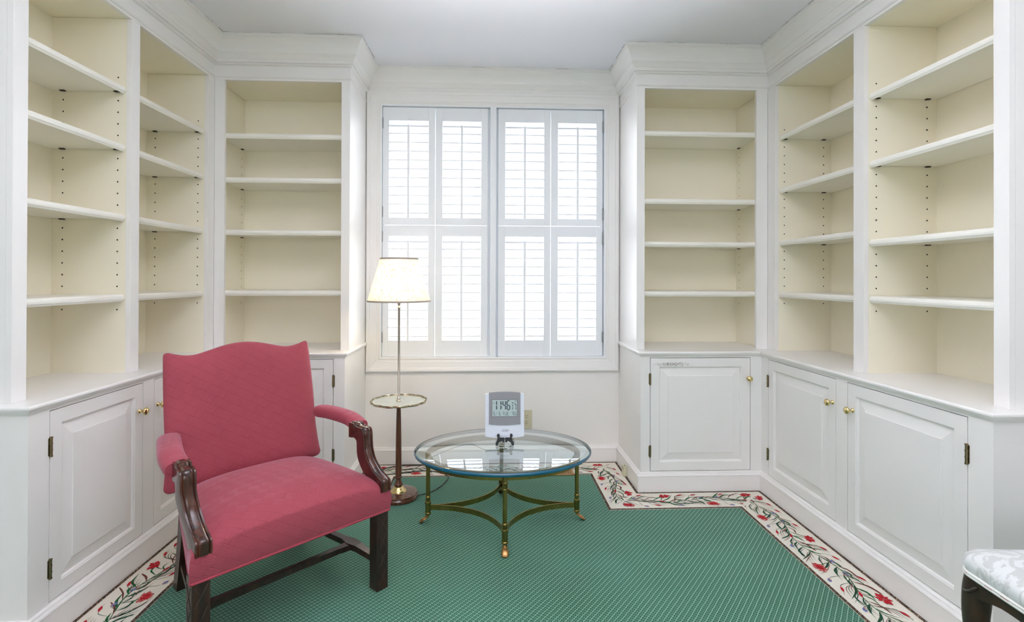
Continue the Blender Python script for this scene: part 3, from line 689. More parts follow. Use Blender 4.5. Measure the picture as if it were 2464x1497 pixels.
def unit():
    P = []  # (polygon [2D s,t], material key)
    lim = .084
    st = lambda s: .022*math.sin(2*PI*s/UNIT)
    def cl(p): return [Vector((q.x, max(-lim, min(lim, q.y)))) for q in p]
    def add(pts, wd, prof, key): P.extend((q, key) for q in ribbon(cl([Vector(p) for p in pts]), wd, prof))
    add([(s, st(s)) for s in [UNIT*k/10 for k in range(11)]], .0050, 'stem', 'g')
    for k in range(22):
        s = UNIT*(k+.3)/22; sg = 1 if k % 2 else -1; l = random.uniform(.050, .100); a = math.radians(random.uniform(26, 50)); p0 = Vector((s, st(s)))
        d = Vector((math.cos(a), sg*math.sin(a))); a2 = a+math.radians(random.choice((-24, -34, -46, 20))); d2 = Vector((math.cos(a2), sg*math.sin(a2)))
        p1 = p0+d*l*.6; p2 = p1+d2*l*.55
        key = 'b' if k % 6 == 3 else 'g' if k % 2 else 'd'
        add([p0, p0.lerp(p1, .55)+d2*-.004, p1, p2], random.uniform(.0050, .0105), 'tip' if k % 3 == 0 else 'leaf', key)
        if k % 2 == 0: add([p0+Vector((.010, 0)), p1+Vector((.016, sg*.004)), p2+Vector((.022, sg*.003))], .0028, 'leaf', random.choice('dgb'))
    for s, sg in ((.12, 1), (.20, -1), (.33, 1), (.40, -1)):        # sprays of fine brown and green threads
        for q in range(3): add([(s, st(s)), (s+.03, sg*(.022+.010*q)), (s+.075+.008*q, sg*(.034+.013*q))], .0024, 'leaf', 'bdb'[q])
    def fl(s, t, r, n, key, k2):
        c = Vector((s, t))
        for q in petals(c, r, n, .3, .72): P.append((q, key))
        for q in petals(c, r*.62, n-2, .9, .72): P.append((q, k2))
        for q in petals(c, r*.25, 5, .2): P.append((q, 'r'))
        add([(s-.035, st(s-.035)), (s-.02, t*.5), (s-.005, t*.75)], .0045, 'leaf', 'g')
    fl(.085, -.050, .036, 15, 'r', 'c'); fl(.300, .048, .036, 8, 'c', 'r')
    for s, t in ((.17, .062), (.235, -.060), (.385, .058), (.02, .060), (.27, -.015)):   # slim red buds
        d = Vector((.018, .006*(1 if t > 0 else -1))); c = Vector((s, t))
        add([c-d, c, c+d], .0105, 'leaf', 'c'); add([c-d*.5, c+d*.1, c+d*.7], .0045, 'leaf', 'r')
        add([(s-.045, st(s-.045)), (s-.03, t*.7), c-d*.8], .0024, 'leaf', 'g'); add([c+d, c+d*1.5+Vector((.004, -.004))], .0016, 'leaf', 'd')
    for s, t in ((.355, -.062), (.175, -.068), (.045, .030)):       # blue buds
        d = Vector((.013, -.005)); c = Vector((s, t))
        add([c-d, c, c+d], .0145, 'leaf', 'u'); add([c-d, c-d*.3+Vector((0, .004)), c+d*.4], .0040, 'leaf', 'p')
        add([(s-.03, st(s-.03)), (s-.022, t*.6), c-d], .0024, 'leaf', 'd')
    for q in petals(Vector((.135, .022)), .017, 5, .1): P.append((q, 'u'))
    for q in petals(Vector((.143, .014)), .012, 4, .4): P.append((q, 'p'))
    for q in petals(Vector((.128, .030)), .012, 4, .8): P.append((q, 'g'))
    return P
offs = path_offsets(bp); midp = G0+BW/2
for i in range(0, len(bp)-1):
    a = Vector(bp[i]); b = Vector(bp[i+1]); d = (b-a).normalized(); n = Vector((d.y, -d.x)); L = (b-a).length
    m0 = offs[i].dot(d); m1 = offs[i+1].dot(d)          # +-1 at square corners
    lay = 0; s0 = random.uniform(0, .1)-.25
    while s0 < L+.25:
        for poly, key in unit():
            ok = True; pw = []
            for q in poly:
                s = s0+q[0]; off = midp-q[1]
                if not (m0*off+.004 < s < L+m1*off-.004) or abs(q[1]) > BW/2-.015: ok = False; break
                pw.append(a+d*s+n*off)
            if ok:
                lay = (lay+1) % 40
                z = .0019+lay*.000006+{'g': 0, 'd': .0001, 'b': .0002, 'r': .0006, 'c': .0009, 'u': .0007, 'p': .001}[key]
                bm.faces.new([bm.verts.new((v.x, v.y, z)) for v in pw]).material_index = YARN[key]
        s0 += UNIT
for f in bm.faces:
    pass
cb = obj('carpet_border', bm, ['border_cream', 'edge_speckle', 'yarn_green', 'yarn_dark', 'yarn_brown', 'yarn_red', 'yarn_crimson', 'yarn_blue', 'yarn_peach'])
tag(cb, 'cream carpet border with red flowers and green vines along the cabinets', 'carpet')

# ------------------------------------------------------------------ small fittings
t = thing('wall_outlet', 'almond wall outlet plate below the window, behind the clock', 'outlet', (.244, -.001, .27))
bm = B(); box(bm, -.035, .035, -.006, 0, -.0575, .0575, bev=.0025); obj('cover_plate', bm, 'almond_plastic', t)
for zz in (.0195, -.0195):
    bm = B(); lathe(bm, [(0, 0), (.0168, 0), (.0168, .003), (0, .0036)], seg=24)
    r = obj('receptacle', bm, 'almond_plastic', t); r.location = (0, -.0058, zz); r.rotation_euler = (PI/2, 0, 0)
    bm = B()
    for x in (-.0062, .0062): box(bm, x-.0012, x+.0012, .002, .0075, .0034, .0040)
    lathe(bm, [(0, .0034), (.0026, .0034), (.0026, .0040), (0, .0040)], 0, -.0075, 10)
    obj('slot', bm, 'dark_hole', r)
t = thing('phone_jack', 'small cream phone jack box on the baseboard right of the window', 'phone jack', (xr-.0195, -.255, .004))
bm = B(); box(bm, -.022, -.0005, -.022, .022, 0, .058, bev=.0025); obj('housing', bm, 'almond_plastic', t)
bm = B(); box(bm, -.014, -.008, -.005, .005, .0575, .0586); obj('socket', bm, 'dark_hole', t)
t = thing('floor_register', 'brass floor heating register in the carpet behind the glass table', 'floor register', (.41, -.192, .002))
bm = B(); x0, x1, y0, y1 = -.10, .10, -.048, .048
box(bm, x0, x1, y0, y0+.014, 0, .005, bev=.0015); box(bm, x0, x1, y1-.014, y1, 0, .005, bev=.0015); box(bm, x0, x0+.016, y0, y1, 0, .005, bev=.0015); box(bm, x1-.016, x1, y0, y1, 0, .005, bev=.0015)
obj('frame', bm, 'vent_metal', t)
bm = B(); box(bm, x0+.01, x1-.01, y0+.01, y1-.01, 0, .001); obj('duct', bm, 'wood_vent', t)
for k in range(12):
    bm = B(); x = x0+.024+k*.0138; box(bm, x-.003, x+.003, y0+.012, y1-.012, .001, .0045); obj('slat', bm, 'vent_metal', t)

# ------------------------------------------------------------------ coffee table
TX, TY, TZ = .074, -.803, .351
t = thing('coffee_table', 'oval glass coffee table on brass legs with hoof feet', 'table', (TX, TY, 0))
RX, RY = .416, .333
def ell(r_in, z, seg=96): return [((RX-r_in)*math.cos(2*PI*k/seg), (RY-r_in)*math.sin(2*PI*k/seg), z) for k in range(seg)]
bm = B(); rows = []
spec = [(.022, TZ), (.004, TZ-.0025), (0.0, TZ-.006), (-.0012, TZ-.010), (0.0, TZ-.015), (.003, TZ-.0185), (.008, TZ-.0195)]
for r, z in spec: rows.append([bm.verts.new(p) for p in ell(r, z)])
for i, (a, b) in enumerate(zip(rows, rows[1:])):
    for k in range(96): bm.faces.new([a[k], a[(k+1) % 96], b[(k+1) % 96], b[k]]).material_index = 2 if i == 0 else 1
bm.faces.new(rows[0]).material_index = 0
bm.faces.new(rows[-1][::-1]).material_index = 3
g = obj('glass_top', bm, ['glass_sheet', 'glass_edge', 'glass_bevel', 'glass_under'], t, smooth=True, angle=35)
g['label'] = 'clear oval glass with blue-green polished edge'
# brass ring below the glass
bm = B(); zt = TZ-.0198
prof = [(.052, zt), (.052, zt-.030), (.057, zt-.030), (.057, zt-.006), (.078, zt-.006), (.078, zt)]
rows = [[bm.verts.new(p) for p in ell(r, z)] for r, z in prof]; rows.append(rows[0])
for a, b in zip(rows, rows[1:]):
    for k in range(96): bm.faces.new([a[k], a[(k+1) % 96], b[(k+1) % 96], b[k]])
obj('ring', bm, 'antique_brass', t, smooth=True, angle=35)
LX, LY = .352, .290
legs = [(LX, 0, 0), (0, LY, PI/2), (-LX, 0, PI), (0, -LY, -PI/2)]
lp = None
for (x, y, a) in legs:
    bm = B()
    lathe(bm, [(.0095, zt-.002), (.0115, zt-.004), (.0115, .299), (.0135, .297), (.0135, .292), (.0115, .290), (.0115, .272), (.0135, .270), (.0135, .265), (.0098, .262), (.0098, .128), (.0118, .126), (.0125, .120), (.0112, .116), (.0112, .103), (.0145, .101), (.0155, .096), (.0145, .091), (.0130, .089), (.0130, .052), (.0148, .050), (.0148, .044), (.011, .041), (0, .041)], seg=22)
    lg = obj('leg', bm, 'antique_brass', t, smooth=True, angle=40); lg.location = (x, y, 0); lg.rotation_euler = (0, 0, a)
    bm = B(); path = [(0, .046, .0115, .0115), (.001, .036, .0095, .010), (.006, .027, .0105, .012), (.013, .0205, .014, .0145), (.021, .0165, .0165, .0145), (.029, .0120, .0160, .0115), (.036, .0085, .013, .0080), (.039, .0065, .007, .0040)]
    loops = []
    for px, pz, rw, rh in path:
        tilt = min(1.2, px/.02)
        loops.append([(px-rh*math.sin(2*PI*k/12)*math.sin(PI/2-tilt) * 1.0, rw*math.cos(2*PI*k/12), max(.001, pz+rh*math.sin(2*PI*k/12)*math.sin(tilt))) for k in range(12)])
    loft(bm, loops); ft = obj('hoof_foot', bm, 'hoof_brass', lg, smooth=True, angle=60)
    bm = B(); lathe(bm, [(.030, .001), (.030, .005), (.027, .005), (.026, .002), (0, .002)], .016, 0, 24); obj('foot_cup', bm, 'glass_under', lg)
for sx in (1, -1):
    for sy in (1, -1):
        bm = B(); pts = []
        for k in range(21):
            f = k/20; # bezier from (LX,0) towards centre, to (0,LY)
            p0, p1, p2, p3 = Vector((LX*sx, 0)), Vector((.16*sx, .004*sy)), Vector((.012*sx, .115*sy)), Vector((0, LY*sy))
            pts.append(p0*(1-f)**3+p1*3*f*(1-f)**2+p2*3*f*f*(1-f)+p3*f**3)
        loops = []
        for i, p in enumerate(pts):
            d = (pts[min(i+1, 20)]-pts[max(i-1, 0)]).normalized(); n = Vector((-d.y, d.x))*.0024
            loops.append([(p.x+n.x, p.y+n.y, .062), (p.x+n.x, p.y+n.y, .086), (p.x-n.x, p.y-n.y, .086), (p.x-n.x, p.y-n.y, .062)])
        loft(bm, loops); obj('stretcher', bm, 'antique_brass', t, smooth=True, angle=40)

# ------------------------------------------------------------------ clock on its easel
CX, CY = .083, -.750
t = thing('digital_clock', 'white and grey digital clock showing 11:46 on the glass table', 'clock', (CX, CY, TZ+.029)); t.rotation_euler = (math.radians(-7), 0, 0)
W2, HC = .094, .219
def arcbox(bm, w2, z0, z1, b0, b1, y0, y1, mi=0, n=14):
    """panel with bulged top and bottom"""
    front, back = [], []
    for k in range(n+1):
        x = -w2+2*w2*k/n; front.append((x, z0-b0*(1-(x/w2)**2)))
    for k in range(n+1):
        x = w2-2*w2*k/n; front.append((x, z1+b1*(1-(x/w2)**2)))
    a = [bm.verts.new((x, y0, z)) for x, z in front]; b = [bm.verts.new((x, y1, z)) for x, z in front]
    bm.faces.new(a).material_index = mi; bm.faces.new(b[::-1]).material_index = mi
    for k in range(len(a)): bm.faces.new([a[k], a[(k+1) % len(a)], b[(k+1) % len(a)], b[k]]).material_index = mi
bm = B(); arcbox(bm, W2, .010, HC-.010, .010, .009, -.013, .013); obj('body', bm, 'clock_shell', t)
bm = B(); arcbox(bm, .0765, .066, HC-.0035, .005, .0045, -.0155, -.0128); arcbox(bm, .060, .0715, .100, .004, -.0035, -.0165, -.0150); obj('bezel', bm, 'clock_grey', t)
bm = B(); box(bm, -.0625, .0615, -.0162, -.015, .1015, .183, mi=1); box(bm, -.0610, .0600, -.0168, -.0158, .1030, .1815, mi=0)
sc = obj('screen', bm, ['lcd', 'black_plastic'], t)
# seven segment characters
SEG = {'0': 'abcdef', '1': 'bc', '4': 'fgbc', '5': 'afgcd', '6': 'afgedc', '7': 'abc', 'T': 'amn', 'U': 'fedcb', 'E': 'afged', 'F': 'afge'}
def seg7(bm, ch, x, z, w, h, s, y=-.0171):
    hw = s/2
    def hb(x0, x1, zz): box(bm, x0+s*.35, x1-s*.35, y, y+.0005, zz-hw, zz+hw)
    def vb(xx, z0, z1): box(bm, xx-hw, xx+hw, y, y+.0005, z0+s*.3, z1-s*.3)
    L = {'a': lambda: hb(x, x+w, z+h), 'g': lambda: hb(x, x+w, z+h/2), 'd': lambda: hb(x, x+w, z), 'f': lambda: vb(x, z+h/2, z+h), 'e': lambda: vb(x, z, z+h/2),
         'b': lambda: vb(x+w, z+h/2, z+h), 'c': lambda: vb(x+w, z, z+h/2), 'm': lambda: vb(x+w/2, z+h/2, z+h), 'n': lambda: vb(x+w/2, z, z+h/2)}
    for c in SEG[ch]: L[c]()
bm = B()
for ch, x in (('1', -.0515), ('1', -.0310), ('4', -.0085), ('6', .0115)): seg7(bm, ch, x, .1345, .0125, .042, .0052)
for zz in (.1475, .1625): box(bm, -.0150, -.0115, -.0171, -.0166, zz-.0017, zz+.0017)
for ch, x in (('1', .030), ('7', .0455)): seg7(bm, ch, x, .1345, .0085, .026, .0030)
box(bm, -.0560, -.0480, -.0171, -.0166, .1655, .1675); box(bm, .0350, .0430, -.0171, -.0166, .1650, .1690); box(bm, .0480, .0520, -.0171, -.0166, .1650, .1680)
for k in range(3): box(bm, .0475+k*.0015, .0580-k*.0015, -.0171, -.0166, .1775-k*.0028, .1785-k*.0028)
for ch, x, w in (('5', -.0545, .0065), ('6', -.0275, .0065), ('T', -.0100, .0085), ('U', .0015, .0075), ('E', .0125, .0070), ('7', .0335, .0065), ('0', .0435, .0058)): seg7(bm, ch, x, .1085, w, .0145, .0017)
seg7(bm, '6', .0525, .1085, .0042, .0075, .0013); box(bm, .0490, .0502, -.0171, -.0166, .1080, .1092)
vs = [bm.verts.new(p) for p in ((-.0445, -.0171, .1080), (-.0433, -.0171, .1080), (-.0375, -.0171, .1235), (-.0387, -.0171, .1235))]; bm.faces.new(vs)
for x in (-.052, -.026, .008, .040): box(bm, x-.003, x+.003, -.0171, -.0166, .1262, .1272)
seg7(bm, 'F', .0545, .1195, .0030, .0055, .0010)
obj('digits', bm, 'lcd_ink', sc)
def text(body, size, loc, mat, parent, name='lettering', align='CENTER', extr=.0002, shear=0.0):
    cu = bpy.data.curves.new(name, 'FONT'); cu.body = body; cu.size = size; cu.extrude = extr; cu.align_x = align; cu.shear = shear
    o = bpy.data.objects.new('tmp', cu); C.objects.link(o)
    bpy.context.view_layer.update(); dg = bpy.context.evaluated_depsgraph_get()
    me = bpy.data.meshes.new_from_object(o.evaluated_get(dg)); me.name = name
    bpy.data.objects.remove(o); me.materials.clear(); me.materials.append(MATS[mat])
    n = bpy.data.objects.new(name, me); C.objects.link(n); n.parent = parent; n.location = loc; n.rotation_euler = (PI/2, 0, 0)
    return n
text('ATOMIX', .0085, (-.001, -.0134, .0315), 'black_plastic', t, shear=.35)
bm = B(); tube(bm, [(-.010, -.0133, .0395), (0.0, -.0133, .0415), (.010, -.0133, .0415), (.017, -.0133, .0395), (.0225, -.0133, .0345)], .0005, 6); obj('swoosh', bm, 'black_plastic', t)
text('-  SNOOZE  MODE  SET  TIME  DATE   +   CHANNEL', .0042, (-.004, -.0134, .0095), 'clock_grey', t)
text('+', .007, (.064, -.0134, .014), 'clock_grey', t)
# easel
t = thing('easel_stand', 'small black easel holding the clock on the glass table', 'easel', (CX, CY, TZ))
for s in (-1, 1):
    bm = B()
    pl = [(.0255, .054), (.0335, .055), (.0375, .051), (.0375, .043), (.0335, .039), (.0375, .025), (.0435, .010), (.0440, .004), (.0415, 0.0), (.0350, 0.0), (.0325, .003), (.0290, .013), (.0200, .019), (.0130, .0215), (.0110, .015), (.0015, .015), (.0015, .037), (.0245, .037), (.0250, .046)]
    a = [bm.verts.new((s*x, -.026, z)) for x, z in pl]; b = [bm.verts.new((s*x, -.020, z)) for x, z in pl]
    bm.faces.new(a); bm.faces.new(b[::-1])
    for k in range(len(a)): bm.faces.new([a[k], a[(k+1) % len(a)], b[(k+1) % len(a)], b[k]])
    box(bm, min(s*.026, s*.033), max(s*.026, s*.033), -.021, .035, .016, .029)
    obj('side_leg', bm, 'black_plastic', t)
bm = B(); tube(bm, [(0, .004, .022), (0, .036, .10), (0, .043, .14)], .0032, 8); tube(bm, [(0, .040, .09), (0, .060, .002)], .0028, 8); tube(bm, [(-.0335, .030, .022), (.0335, .030, .022)], .003, 8)
obj('back_leg', bm, 'black_plastic', t)
# cords
bm = B(); tube(bm, spline([(CX+.035, CY+.040, .400), (CX+.050, CY+.09, .375), (CX+.052, -.47, .368), (.16, -.42, .30), (.135, -.22, .17), (.05, -.10, .105), (-.03, -.09, .115), (-.10, -.06, .135), (-.20, -.06, .115), (-.34, -.07, .06), (-.42, -.10, .012), (-.52, -.12, .006)], 10), .0017, 8)
tag(obj('clock_cord', bm, 'cord_dark', smooth=True), 'thin dark cord running down from the clock behind the table', 'cord')
bm = B(); tube(bm, spline([(-.365, -.50, .007), (-.30, -.455, .006), (-.247, -.36, .006), (-.224, -.25, .006), (-.27, -.18, .006), (-.36, -.141, .006), (-.45, -.155, .006), (-.56, -.19, .006), (-.62, -.185, .006), (-.63, -.12, .006), (-.56, -.060, .006), (-.43, -.050, .006), (-.32, -.052, .006)], 10), .0028, 8)
tag(obj('lamp_cord', bm, 'cord_dark', smooth=True), 'dark power cord looping over the carpet from the lamp base', 'cord')

# ------------------------------------------------------------------ floor lamp with tray
LXp, LYp = -.465, -.51
t = thing('floor_lamp', 'lit floor lamp with cream shade and round scalloped tray table', 'floor lamp', (LXp, LYp, 0))
bm = B(); lathe(bm, [(0, .001), (.098, .001), (.1025, .005), (.1025, .016), (.099, .020), (.097, .0235), (.0985, .026), (.0965, .031), (.085, .034), (0, .037)], seg=56); obj('base', bm, 'lamp_walnut', t, smooth=True, angle=40)
bm = B(); lathe(bm, [(.043, .034), (.043, .038), (.036, .044), (.028, .052), (.0225, .060), (.019, .062), (0, .062)], seg=36); obj('collar', bm, 'brass', t, smooth=True, angle=50)
bm = B(); lathe(bm, [(.017, .060), (.022, .066), (.0235, .072), (.017, .083), (.0125, .097), (.0125, .103), (.019, .106), (.019, .112), (.013, .116), (.016, .121), (.0175, .124), (.0165, .135), (.0150, .30), (.0125, .42), (.0105, .488), (.0135, .494), (.0135, .500), (0, .500)], seg=32); obj('column', bm, 'lamp_walnut', t, smooth=True, angle=40)
wv = lambda f, r: (abs(math.sin(PI*f*12))**.6*.0080 if r > .12 else 0)
bm = B(); lathe(bm, [(.020, .500), (.135, .502), (.1375, .502), (.1390, .512), (.138, .5135), (.1370, .512), (.1355, .506)], seg=180, wav=wv); tr = obj('tray', bm, 'tray_metal', t, smooth=True, angle=50)
tr['label'] = 'tray with scalloped metal rim'
bm = B(); lathe(bm, [(0, .5022), (.133, .5022), (.133, .5065), (0, .5065)], seg=180, wav=wv); obj('tray_glass', bm, 'tray_glass', tr)
bm = B(); lathe(bm, [(.0135, .506), (.0135, .510), (.009, .514), (.009, .519), (.0105, .522), (.008, .527), (.0062, .530), (.0062, .990), (.0082, .993), (.0082, .998), (.0062, 1.001), (.0062, 1.010), (.009, 1.016), (.009, 1.022), (0, 1.022)], seg=20); obj('pole', bm, 'silver_pole', t, smooth=True, angle=40)
bm = B(); lathe(bm, [(.011, 1.020), (.014, 1.026), (.014, 1.065), (.010, 1.07), (0, 1.07)], seg=20); obj('socket', bm, 'brass', t, smooth=True, angle=40)
bm = B(); lathe(bm, [(0, 1.069), (.012, 1.072), (.015, 1.085), (.026, 1.105), (.029, 1.122), (.024, 1.142), (.012, 1.152), (0, 1.154)], seg=20); obj('bulb', bm, 'bulb', t, smooth=True)
bm = B(); n = 24; lathe(bm, [(.163+(.098-.163)*k/n, 1.029+(1.253-1.029)*k/n) for k in range(n+1)], seg=72); sh = obj('lamp_shade', bm, 'linen_shade', t, smooth=True)
sh.modifiers.new('thick', 'SOLIDIFY').thickness = .0008
bm = B()
for r, z in ((.1635, 1.031), (.0985, 1.2515)):
    lathe(bm, [(r-.0012, z-.0045), (r+.0012, z-.0045), (r+.0008, z+.004), (r-.0018, z+.004), (r-.0012, z-.0045)], seg=72)
obj('shade_band', bm, 'shade_trim', sh)
bm = B()
for a in (0, 2.1, 4.2): tube(bm, [(0, 0, 1.235), (.096*math.cos(a), .096*math.sin(a), 1.246)], .0015, 6)
tube(bm, spline([(0, 0, 1.03), (.05, 0, 1.06), (.055, 0, 1.14), (.02, 0, 1.225), (0, 0, 1.235)], 6), .0014, 6); tube(bm, spline([(0, 0, 1.03), (-.05, 0, 1.06), (-.055, 0, 1.14), (-.02, 0, 1.225), (0, 0, 1.235)], 6), .0014, 6)
lathe(bm, [(0, 1.232), (.006, 1.234), (.006, 1.244), (.003, 1.250), (.005, 1.256), (0, 1.262)], seg=12)
obj('harp', bm, 'silver_pole', t)

# ------------------------------------------------------------------ armchair
ang = math.radians(45.43)
t = thing('armchair', 'wide rose red armchair with dark carved wooden arms and legs', 'armchair', (-.5955, -1.55, 0), ang)
def Q(x, b, z): return Vector((x+.035*b/.513, b, z))
def xs(b): return .33-.085*b/.513        # half width of the seat at depth b
def setuv(o, fn):
    me = o.data; uvl = me.uv_layers.new(name='UVMap')
    for p in me.polygons:
        for li in p.loop_indices: uvl.data[li].uv = fn(me.vertices[me.loops[li].vertex_index].co, p.normal)
# seat
bm = B(); NU, NV = 48, 40
def seat_pt(s, tt):
    b = (tt+1)/2*.513
    dome = max(0, (1-abs(s)**3.2)*(1-abs(tt)**3.4))**.55
    z = .368+.074*dome
    # front edge is higher in the middle
    z += .022*(1-s*s)*max(0, -tt)**6*(1-dome)
    return Q(s*xs(b), b, z)
grid = [[bm.verts.new(seat_pt(math.sin(PI/2*(-1+2*i/NU)), math.sin(PI/2*(-1+2*j/NV)))) for i in range(NU+1)] for j in range(NV+1)]
for j in range(NV):
    for i in range(NU): bm.faces.new([grid[j][i], grid[j][i+1], grid[j+1][i+1], grid[j+1][i]])
ring = [grid[0][i] for i in range(NU+1)]+[grid[j][NU] for j in range(1, NV+1)]+[grid[NV][i] for i in range(NU-1, -1, -1)]+[grid[j][0] for j in range(NV-1, 0, -1)]
cen = Vector((.0175, .2565, 0)); prev = ring
for f, o_ in ((.25, .006), (.55, .008), (.85, .004), (1.0, .0)):
    cur = []
    for v in ring:
        d = Vector((v.co.x, v.co.y, 0))-cen; d.normalize(); cur.append(bm.verts.new((v.co.x+d.x*o_, v.co.y+d.y*o_, v.co.z+(.288-v.co.z)*f)))
    for k in range(len(ring)): bm.faces.new([prev[k], prev[(k+1) % len(ring)], cur[(k+1) % len(ring)], cur[k]])
    prev = cur
bm.faces.new(prev[::-1])
welt = [v.co.copy() for v in prev]
so = obj('seat', bm, 'rose_fabric', t, smooth=True, angle=55)
setuv(so, lambda c, n: (c.x, c.y) if n.z > .5 else (c.x, c.z-.37) if abs(n.y) > abs(n.x) else (c.y+.33, c.z-.37))
bm = B(); tube(bm, [w_+Vector((0, 0, .001)) for w_ in welt]+[welt[0]], .0042, 8, caps=False); obj('welt', bm, 'rose_welt', so, smooth=True)
# back
def ztop(x):
    a = abs(x)/.272
    return .852+.034*max(0, math.cos(PI/2*min(1, a/.66)))**1.3+.019*max(0, (a-.72)/.28)**1.6
def wz(f): return .283+.006*math.sin(PI*f*.9)-.004*f+.014*max(0, 1-f/.30)**1.5
bm = B(); NX, NZ = 44, 36; zb = .375
def bpt(s, f, side):
    x = s*wz(f); z = zb+(ztop(x)-zb)*f; b = .528+.21*(z-.42)
    q = max(0, (abs(s)-.92)/.08); z -= .020*(1-math.sqrt(max(0, 1-q*q)))*(f**6-(1-f)**6)
    e = max(0, (1-abs(s)**5)*(1-abs(2*f-1)**6))**.5
    b += (-.042 if side == 0 else .028)*e
    return Q(x, b, z)
G = []
for side in (0, 1): G.append([[bm.verts.new(bpt(math.sin(PI/2*(-1+2*i/NX)), .5+.5*math.sin(PI/2*(-1+2*j/NZ)), side)) for i in range(NX+1)] for j in range(NZ+1)])
for side in (0, 1):
    for j in range(NZ):
        for i in range(NX): bm.faces.new([G[side][j][i], G[side][j][i+1], G[side][j+1][i+1], G[side][j+1][i]])
bmesh.ops.remove_doubles(bm, verts=bm.verts, dist=.0002)
bo = obj('backrest', bm, 'rose_fabric', t, smooth=True, angle=75)
setuv(bo, lambda c, n: (c.x, c.z))
# arms
for s in (-1, 1):
    bm = B(); ob = .010 if s < 0 else .002; path = spline([(.285, .50, .574), (.298+ob*.5, .40, .580), (.312+ob, .28, .577), (.312+ob, .190, .562)], 6); loops = []
    for i, p in enumerate(path):
        f = i/(len(path)-1); k = 1.0 if 0 < i < len(path)-1 else .93; w_, h_ = (.038 if s < 0 else .034)*k, .0262*k*(1-.08*f)
        loops.append([Q(s*p.x+w_*math.copysign(abs(math.cos(a))**.7, math.cos(a)), p.y, p.z+h_*math.copysign(abs(math.sin(a))**.75, math.sin(a))) for a in [2*PI*q/20 for q in range(20)]])
    loft(bm, loops); ao = obj('arm_pad', bm, 'rose_fabric', t, smooth=True, angle=60); setuv(ao, lambda c, n: (c.x, c.y+c.z))
    Fp = spline([(.190, .589), (.165, .588), (.150, .580), (.132, .578), (.112, .576), (.103, .560), (.101, .530), (.096, .495), (.080, .460), (.050, .430), (.018, .412), (-.004, .402), (-.006, .385), (-.006, .362)], 4)
    Rp = spline([(.190, .532), (.175, .532), (.165, .534), (.158, .531), (.154, .524), (.153, .515), (.153, .498), (.151, .470), (.140, .440), (.117, .410), (.085, .380), (.062, .360), (.055, .355), (.050, .350)], 4)
    bm = B(); loops = []; hw = .022 if s > 0 else .0235
    for i, (f_, r_) in enumerate(zip(Fp, Rp)):
        d = (r_-f_); d = d/d.length
        xx = min(.312, xs(max(0, f_.x))-.016) if s > 0 else .298+.016*min(1, max(0, (f_.y-.40)/.12))
        def pt(u, e): q = f_+d*e; return Q(s*xx+u*hw, q.x, q.y)
        lp_ = [pt(-1, .006), pt(-.92, .001), pt(-.72, .001), pt(-.62, .0045), pt(-.50, .0010), pt(-.25, -.001), pt(.25, -.001), pt(.50, .0010), pt(.62, .0045), pt(.72, .001), pt(.92, .001), pt(1, .006)]
        lp_ += [Q(s*xx+hw, r_.x, r_.y), Q(s*xx-hw, r_.x, r_.y)]
        loops.append(lp_)
    loft(bm, loops); obj('arm_support', bm, 'mahogany', t, smooth=True, angle=35)
# legs
for s in (-1, 1):
    bm = B(); x = s*.3025; h = .0245
    box(bm, x-h, x+h, .002, .002+2*h, 0, .30, bev=.003)
    # carved lattice on the outer faces
    for z0 in (.02, .085, .150, .215):
        for (u0, v0, u1, v1) in ((-1, 0, 1, 1), (-1, 1, 1, 0)):
            a = Vector((x+u0*h*.7, .0015, z0+v0*.060)); b = Vector((x+u1*h*.7, .0015, z0+v1*.060)); tube(bm, [a, b], .0016, 6)
            xx = x+s*h; a = Vector((xx, .002+h+u0*h*.7, z0+v0*.060)); b = Vector((xx, .002+h+u1*h*.7, z0+v1*.060)); tube(bm, [a, b], .0016, 6)
            if s < 0: xx = x-h
    obj('leg', bm, 'leg_mahogany', t)
    bm = B(); loops = []
    for k in range(7):
        f = k/6; b = .485+.085*f**1.3; z = .33*(1-f); hh = .021
        c = Q(s*(.228), b, z); loops.append([c+Vector((u*hh, v*hh, 0)) for u, v in ((-1, -1), (1, -1), (1, 1), (-1, 1))])
    loft(bm, loops); obj('leg', bm, 'leg_mahogany', t)
for s in (-1, 1):
    bm = B(); pts = [(.300, .03, .100, .010), (.285, .07, .112, .012), (.272, .13, .122, .016), (.266, .17, .122, .022), (.262, .22, .120, .014), (.256, .30, .112, .012), (.245, .40, .106, .011), (.230, .53, .100, .010)]
    loops = []
    for x, b, z, w_ in pts: c = Q(s*x, b, z); loops.append([c+Vector((u*w_, 0, v*.011)) for u, v in ((-1, -1), (1, -1), (1, 1), (-1, 1))])
    loft(bm, loops); obj('stretcher', bm, 'leg_mahogany', t)
bm = B(); loops = []
for k in range(11):
    x = -.262+.524*k/10; e = abs(x)/.262; w_ = .011+.008*max(0, (e-.75)*4); c = Q(x, .17, .120); loops.append([c+Vector((0, u*w_, v*.010)) for u, v in ((-1, -1), (1, -1), (1, 1), (-1, 1))])
loft(bm, loops); obj('stretcher', bm, 'leg_mahogany', t)

# ------------------------------------------------------------------ side chair at the lower right
SX, SY = 1.160, -2.045
t = thing('side_chair', 'white damask side chair with dark cabriole leg at lower right corner', 'chair', (SX, SY, 0), math.radians(-4))
